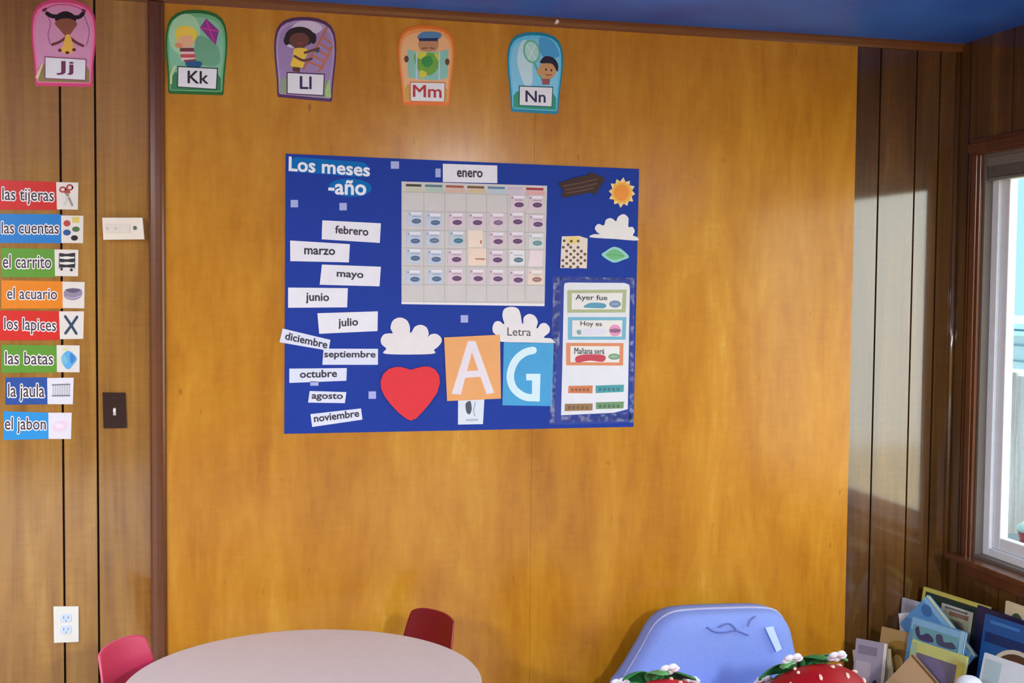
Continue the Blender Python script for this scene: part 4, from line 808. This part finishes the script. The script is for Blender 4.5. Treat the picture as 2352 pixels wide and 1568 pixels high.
for sx in (-.3, .3):
    for yy in (-.41, -.16):
        mb = MB(); mb.tube([(ax0 + sx, yy, .065), (ax0 + sx, yy, 0)], [.022, .016], mat((60, 40, 30), .5), 14); mb.build('foot', ac, smooth_=True)
b1 = at_y(1672, 1440, -.292)
def bpt(px, py, y=-.284):
    return at_y(px, py, y)
mb = MB(); fold_shade = mat((104, 116, 188), .85)  # darker strands that paint the shade of folds in the fabric
mb.tube([bpt(*p_) for p_ in opensmooth([(1624, 1440), (1640, 1450), (1662, 1452), (1690, 1448), (1712, 1456), (1719, 1458)], 4)], .0026, fold_shade, 8)
mb.tube([bpt(*p_) for p_ in opensmooth([(1652, 1440), (1668, 1432), (1680, 1434), (1690, 1446)], 4)], .0026, fold_shade, 8)
mb.tube([bpt(*p_) for p_ in opensmooth([(1718, 1438), (1724, 1424), (1736, 1414)], 4)], .0026, fold_shade, 8); mb.build('fold_shade_lines', bk, smooth_=True)
mb = MB(); P_ = [bpt(*p_, -.288) for p_ in [(1758, 1441), (1776, 1438), (1796, 1490), (1784, 1497)]]
mb.add(P_ + [p_ + Vector((0, .002, 0)) for p_ in P_], [[0, 3, 2, 1], [4, 5, 6, 7], [0, 1, 5, 4], [1, 2, 6, 5], [2, 3, 7, 6], [3, 0, 4, 7]], mat((206, 226, 246), .6)); mb.build('white_tag', bk)

def strawberry(cx, cy_, label, col, rot, tilt, size):
    t = thing('strawberry_stool', label, 'stool', (cx, cy_, 0), 'strawberry shaped stools in front of the armchair')
    m = mat(col, .55, .3); prof = [(0, 0), (.09, .0), (.125, .02), (.16, .09), (.178, .18), (.184, .27), (.178, .335), (.155, .385), (.11, .418), (.06, .432), (0, .435)]
    pr = opensmooth(prof, 3); mb = MB(); mb.lathe([(max(r, 0), z) for r, z in pr], (cx, cy_, 0), m, 48)
    def radius(z):
        for (r0, z0), (r1, z1) in zip(pr, pr[1:]):
            if z0 <= z <= z1 and z1 > z0: return r0 + (r1 - r0) * (z - z0) / (z1 - z0)
        return .1
    sd = mat((250, 206, 186), .5)
    for i, z in enumerate([.06, .11, .16, .21, .26, .31, .35, .385, .41]):
        n = 12 if z < .36 else (9 if z < .4 else 5)
        for k in range(n):
            a = 2 * math.pi * (k + .5 * (i % 2)) / n + rot; r = radius(z); p_ = Vector((cx + r * math.cos(a), cy_ + r * math.sin(a), z)); o_ = Vector((math.cos(a), math.sin(a), .0))
            up = Vector((0, 0, 1)) if z < .36 else Vector((-math.cos(a), -math.sin(a), .5)).normalized()
            if z >= .36: o_ = Vector((math.cos(a), math.sin(a), 1.3)).normalized()
            mb.tube([p_ - up * .011, p_ - up * .004 + o_ * .002, p_ + up * .005 + o_ * .002, p_ + up * .011], [.0015, .0055, .0045, .001], sd, 8)
    body = mb.build('berry', t, smooth_=True)
    # leaf collar draped over the top and white blossoms
    gr = mat((44, 128, 66), .6); gr2 = mat((104, 176, 104), .6)
    for k in range(7):
        a = 2 * math.pi * k / 7 + rot; d = Vector((math.cos(a), math.sin(a), 0)); sd_ = Vector((-math.sin(a), math.cos(a), 0)); V = []; n = 9
        for i in range(n):
            u = i / (n - 1); r_ = .02 + .125 * u; z_ = .441 + .010 * math.sin(u * math.pi) - .062 * max(0, u - .35) ** 1.5 + (.018 * u if k % 3 == 0 else 0); w_ = .040 * math.sin(math.pi * (.12 + .88 * u)) ** .8
            for j in (-1, 0, 1): V.append(Vector((cx, cy_, z_ + (.010 if j == 0 else 0))) + d * r_ + sd_ * (j * w_))
        mb = MB(); mb.add(V, [[i * 3 + j, i * 3 + j + 1, (i + 1) * 3 + j + 1, (i + 1) * 3 + j] for i in range(n - 1) for j in (0, 1)], gr if k % 2 else gr2)
        o = mb.build('leaf', t, smooth_=True); so = o.modifiers.new('solid', 'SOLIDIFY'); so.thickness = .006; sb = o.modifiers.new('sub', 'SUBSURF'); sb.levels = 1; sb.render_levels = 1
    for a in (rot + .35, rot + 2.4, rot - 1.2, rot - 2.5):
        r_ = .125; p_ = Vector((cx + r_ * math.cos(a), cy_ + r_ * math.sin(a), .436)); mb = MB(); wt = mat((236, 236, 246), .6)
        for k in range(5):
            b = 2 * math.pi * k / 5; mb.lathe([(0, -.008), (.012, -.006), (.016, 0), (.012, .006), (0, .008)], p_ + Vector((.019 * math.cos(b), .019 * math.sin(b), .006)), wt, 12)
        mb.lathe([(0, -.002), (.009, .0), (.007, .010), (0, .012)], p_ + Vector((0, 0, .004)), mat((150, 214, 190), .6), 12); mb.build('blossom', t, smooth_=True)
    # lean the whole berry back so that its crown points up and to the rear
    for o in [body] + list(body.children) + [c_ for c_ in t.children if c_ is not body]:
        for v in o.data.vertices:
            p_ = v.co + abs_loc(o) - Vector((cx, cy_, .19)); p_ = Matrix.Rotation(math.radians(-tilt), 3, 'X') @ p_ + Vector((cx, cy_, .19)); p_ = Vector((cx + (p_.x - cx) * size, cy_ + (p_.y - cy_) * size, p_.z * size)); v.co = p_ - abs_loc(o)
    low = min((v.co + abs_loc(body)).z for v in body.data.vertices)
    for o in [body] + list(body.children) + [c_ for c_ in t.children if c_ is not body]:
        for v in o.data.vertices: v.co.z -= low

p = at_y(1905, 1530, -.82); strawberry(p.x, -.82, 'dark red strawberry stool with green leaves, the right one beside the books', (160, 4, 22), .3, 42, .985)
p = at_y(1543, 1545, -.82); strawberry(p.x, -.82, 'bright red strawberry stool with green leaves, the left one of the pair', (206, 24, 44), 1.1, 42, .96)

# ------------------------------------------------------------------ book rack and books in the corner
rk = thing('book_rack', 'low stepped wooden book rack in the corner under the window', 'book rack', (2.58, -.62, 0))
ZT = {'r': .185, 'f': .055}
mb = MB(); mb.box((2.66, -1.18, 0), (2.862, -.06, .185), M_TAN); mb.build('rear_tier', rk, bevel=.004)
mb = MB(); mb.box((2.27, -1.18, 0), (2.658, -.06, .055), M_TAN); mb.build('front_tier', rk, bevel=.004)
mb = MB(); mb.box((2.252, -1.18, 0), (2.268, -.06, .085), M_TAN); mb.build('front_lip', rk, bevel=.004)
def book(label, px, x_at, yaw, lean, roll, w, h, th, cover, pages, deco, tier='r', corner='tl'):
    A = at_x(px[0], px[1], x_at); cph, sph = math.cos(math.radians(yaw)), math.sin(math.radians(yaw)); n0 = Vector((-cph, -sph, 0)); r = Vector((sph, -cph, 0)); z = Vector((0, 0, 1))
    l_ = math.radians(lean); u = math.cos(l_) * z - math.sin(l_) * n0; n = math.cos(l_) * n0 + math.sin(l_) * z
    c_, s_ = math.cos(math.radians(roll)), math.sin(math.radians(roll)); r, u = c_ * r + s_ * u, -s_ * r + c_ * u
    if h is None: h = .2
    for _ in range(60):                  # rest on the tier
        bl_ = A - u * h; lowest = min(v.z for v in (bl_, bl_ + r * w, bl_ - n * th, bl_ + r * w - n * th))
        h += (lowest - ZT[tier] - .001) / u.z * .8
    t = thing('picture_book', label, 'book', bl_ + r * w / 2)
    mb = MB(); cm = mat(cover, .4, .45)
    mb.obox(bl_, r * w, u * h, n * .0018, cm); mb.obox(bl_ - n * th, r * w, u * h, n * .0018, cm); mb.obox(bl_ - n * th, r * .002, u * h, n * th, cm); mb.build('cover', t)
    mb = MB(); mb.obox(bl_ - n * (th - .002) + r * .003 + u * .003, r * (w - .006), u * (h - .006), n * (th - .0025), mat(pages, .7)); mb.build('pages', t)
    mb = MB(); off = .0022
    for k, col, a in deco:
        off += .00025
        if k == 'e': pts = ell(*a)
        elif k == 'p': pts = a
        elif k == 'b': pts = smooth(a)
        elif k == 't':
            text(mb, a[0], a[1], 0, mat(col, .5), .01, conv=lambda P, o_=off: [tuple(A + r * (w * x) - u * (h * y) + n * o_) for x, y in P]); continue
        mb.add([A + r * (w * x) - u * (h * y) + n * off for x, y in pts], [list(range(len(pts)))[::-1]], mat(col, .45))
    if deco: mb.build('cover_art', t)
    return t
rect = lambda x0, y0, x1, y1: [(x0, y0), (x1, y0), (x1, y1), (x0, y1)]
book('tall dark green book with a yellow border, standing at the back of the rack', (2122, 1347), 2.75, 12, 9, 0, .31, None, .012, (206, 196, 96), (228, 222, 206),
     [('p', (38, 58, 50), rect(.05, .05, .97, 1)), ('p', (216, 214, 200), rect(.32, .13, .80, .85)), ('p', (196, 200, 150), rect(.36, .20, .76, .8)), ('p', (150, 110, 96), rect(.45, .2, .74, .26)), ('e', (168, 140, 120), (.6, .42, .1, .12)), ('p', (120, 122, 110), rect(.38, .155, .72, .185)), ('b', (120, 150, 110), [(.36, .34), (.5, .3), (.62, .36), (.55, .5), (.4, .5)])])
book('navy book mostly hidden behind the bright blue one', (2246, 1389), 2.775, 8, 6, 0, .28, None, .008, (38, 34, 74), (190, 180, 200), [])
book('cream book with a dark green oval, at the right end of the back row', (2311, 1379), 2.815, 6, 4, 0, .24, None, .009, (222, 210, 170), (230, 224, 210), [('e', (66, 92, 70), (.24, .22, .13, .13)), ('e', (66, 92, 70), (.66, .24, .13, .13)), ('p', (190, 190, 205), rect(.0, .42, 1, .6))])
book('bright blue book with a dish of red pasta on its cover', (2264, 1409), 2.735, 12, 9, 0, .25, None, .010, (24, 84, 150), (226, 222, 214),
     [('p', (60, 120, 186), rect(.1, .05, .6, .09)), ('p', (18, 44, 96), rect(.05, .2, 1, .32)), ('e', (214, 206, 178), (.64, .62, .44, .32)), ('e', (84, 60, 40), (.64, .62, .38, .27)), ('e', (186, 100, 70), (.62, .63, .30, .2)), ('e', (206, 132, 92), (.58, .58, .13, .1)), ('e', (172, 74, 56), (.72, .68, .12, .09)), ('p', (40, 130, 84), rect(0, .84, .55, 1))])
book('grey white book standing left of the tilted blue one', (2073, 1372), 2.68, 18, 5, 0, .16, None, .010, (186, 184, 190), (226, 222, 216), [('p', (160, 160, 168), rect(.1, .08, .9, .2)), ('p', (206, 200, 196), rect(.1, .3, .9, .8))])
book('light blue book tilted so that one corner points up', (2131, 1366), 2.66, 24, 10, -38, .27, .20, .014, (86, 142, 190), (226, 220, 168), [('p', (126, 176, 212), rect(.0, .05, .95, .16)), ('e', (54, 104, 156), (.14, .25, .09, .12)), ('p', (206, 214, 170), rect(.0, .0, 1, .035)), ('b', (150, 190, 214), [(.3, .3), (.5, .24), (.8, .34), (.6, .44), (.4, .42)]), ('b', (60, 112, 160), [(.55, .55), (.8, .5), (.92, .62), (.7, .74)])])
book('small book with black and white patches beside the grey one', (2064, 1408), 2.615, 26, 10, 14, .15, .20, .008, (214, 212, 206), (228, 224, 214), [('e', (40, 40, 44), (.2, .22, .1, .1)), ('e', (36, 36, 40), (.5, .15, .12, .1)), ('e', (44, 42, 46), (.74, .33, .12, .09)), ('e', (40, 40, 44), (.36, .42, .1, .08))])
book('teal blue book with dark title lettering in the middle row', (2096, 1413), 2.60, 16, 12, 0, .235, None, .010, (92, 150, 190), (226, 222, 214),
     [('p', (132, 184, 214), rect(.02, .02, .98, .2)), ('p', (110, 164, 168), rect(.06, .12, .9, .34)), ('b', (64, 62, 100), [(.10, .2), (.16, .14), (.22, .26), (.34, .2), (.46, .26), (.44, .32), (.2, .33)]), ('b', (70, 76, 104), [(.5, .18), (.6, .16), (.66, .25), (.8, .22), (.88, .3), (.7, .33), (.54, .31)]), ('b', (150, 190, 160), [(.08, .34), (.4, .38), (.85, .36), (.8, .44), (.3, .46)]), ('p', (150, 196, 214), rect(.92, .0, 1, 1))], 'r')
book('yellow green framed book with a purple egg shape on the cover', (2096, 1468), 2.52, 18, 12, 0, .225, None, .010, (196, 200, 112), (226, 222, 206),
     [('p', (110, 104, 116), rect(.12, .12, .86, 1)), ('e', (120, 110, 140), (.44, .42, .3, .3)), ('e', (190, 180, 196), (.44, .62, .3, .3)), ('p', (206, 190, 70), rect(.86, .08, .97, .4)), ('p', (160, 190, 150), rect(.03, .02, .1, .6))], 'f')
book('olive gold book with a round brown picture', (2026, 1438), 2.545, 28, 12, 0, .165, None, .009, (168, 136, 84), (226, 206, 170), [('e', (146, 112, 42), (.5, .42, .46, .30)), ('e', (120, 86, 30), (.55, .42, .26, .2)), ('e', (192, 156, 84), (.48, .40, .14, .1)), ('p', (206, 182, 138), rect(.9, .0, 1, 1))], 'f')
book('cream book leaning at the far left of the rack', (1958, 1492), 2.43, 40, 10, 12, .14, .19, .008, (214, 196, 156), (228, 218, 196), [], 'f')
book('small mauve grey book with a black figure on its cover', (1967, 1465), 2.425, 40, 12, 0, .115, None, .009, (150, 138, 148), (230, 218, 196), [('p', (120, 108, 120), rect(.1, .08, .7, .2)), ('p', (172, 158, 158), rect(.06, .3, .55, .9)), ('e', (30, 30, 34), (.72, .68, .12, .16)), ('p', (216, 204, 178), rect(.9, 0, 1, 1))], 'f')
book('plain tan book tilted with a dark brown edge', (2096, 1502), 2.47, 30, 12, -36, .23, .20, .012, (190, 154, 108), (120, 84, 46), [('p', (112, 78, 44), rect(0, 0, 1, .04))], 'f')
book('white and aqua book at the bottom right corner', (2262, 1498), 2.54, 14, 14, 0, .24, None, .010, (206, 216, 216), (226, 222, 214), [('p', (170, 196, 196), rect(.04, .04, .3, 1)), ('p', (200, 178, 140), rect(.34, .24, 1, 1)), ('e', (160, 130, 90), (.62, .5, .18, .2))], 'f')
p = at_x(2226, 1580, 2.40)
t = thing('plush_toy', 'white round plush toy peeking up among the books', 'plush toy', (p.x, p.y, .057))
R_ = .042; zc = at_x(2226, 1552, 2.40).z - R_
mb = MB(); mb.lathe(opensmooth([(0, .057), (.03, .058), (.045, .09), (.048, .14), (.036, zc - .03), (.03, zc - .012), (.036, zc + .004), (.042, zc + .012), (.034, zc + .03), (.018, zc + .040), (0, zc + R_)], 3), (p.x, p.y, 0), mat((214, 216, 226), .9, .1, noise=90), 32); mb.build('body', t, smooth_=True)
for k in (-1, 1):
    e_ = Vector((p.x - .018 + k * .012, p.y - .026 - k * .010, zc + .02)); mb = MB(); mb.lathe([(0, -.005), (.004, -.003), (.005, 0), (.004, .003), (0, .005)], e_, mat((50, 52, 60), .3), 12); mb.build('eye', t, smooth_=True)
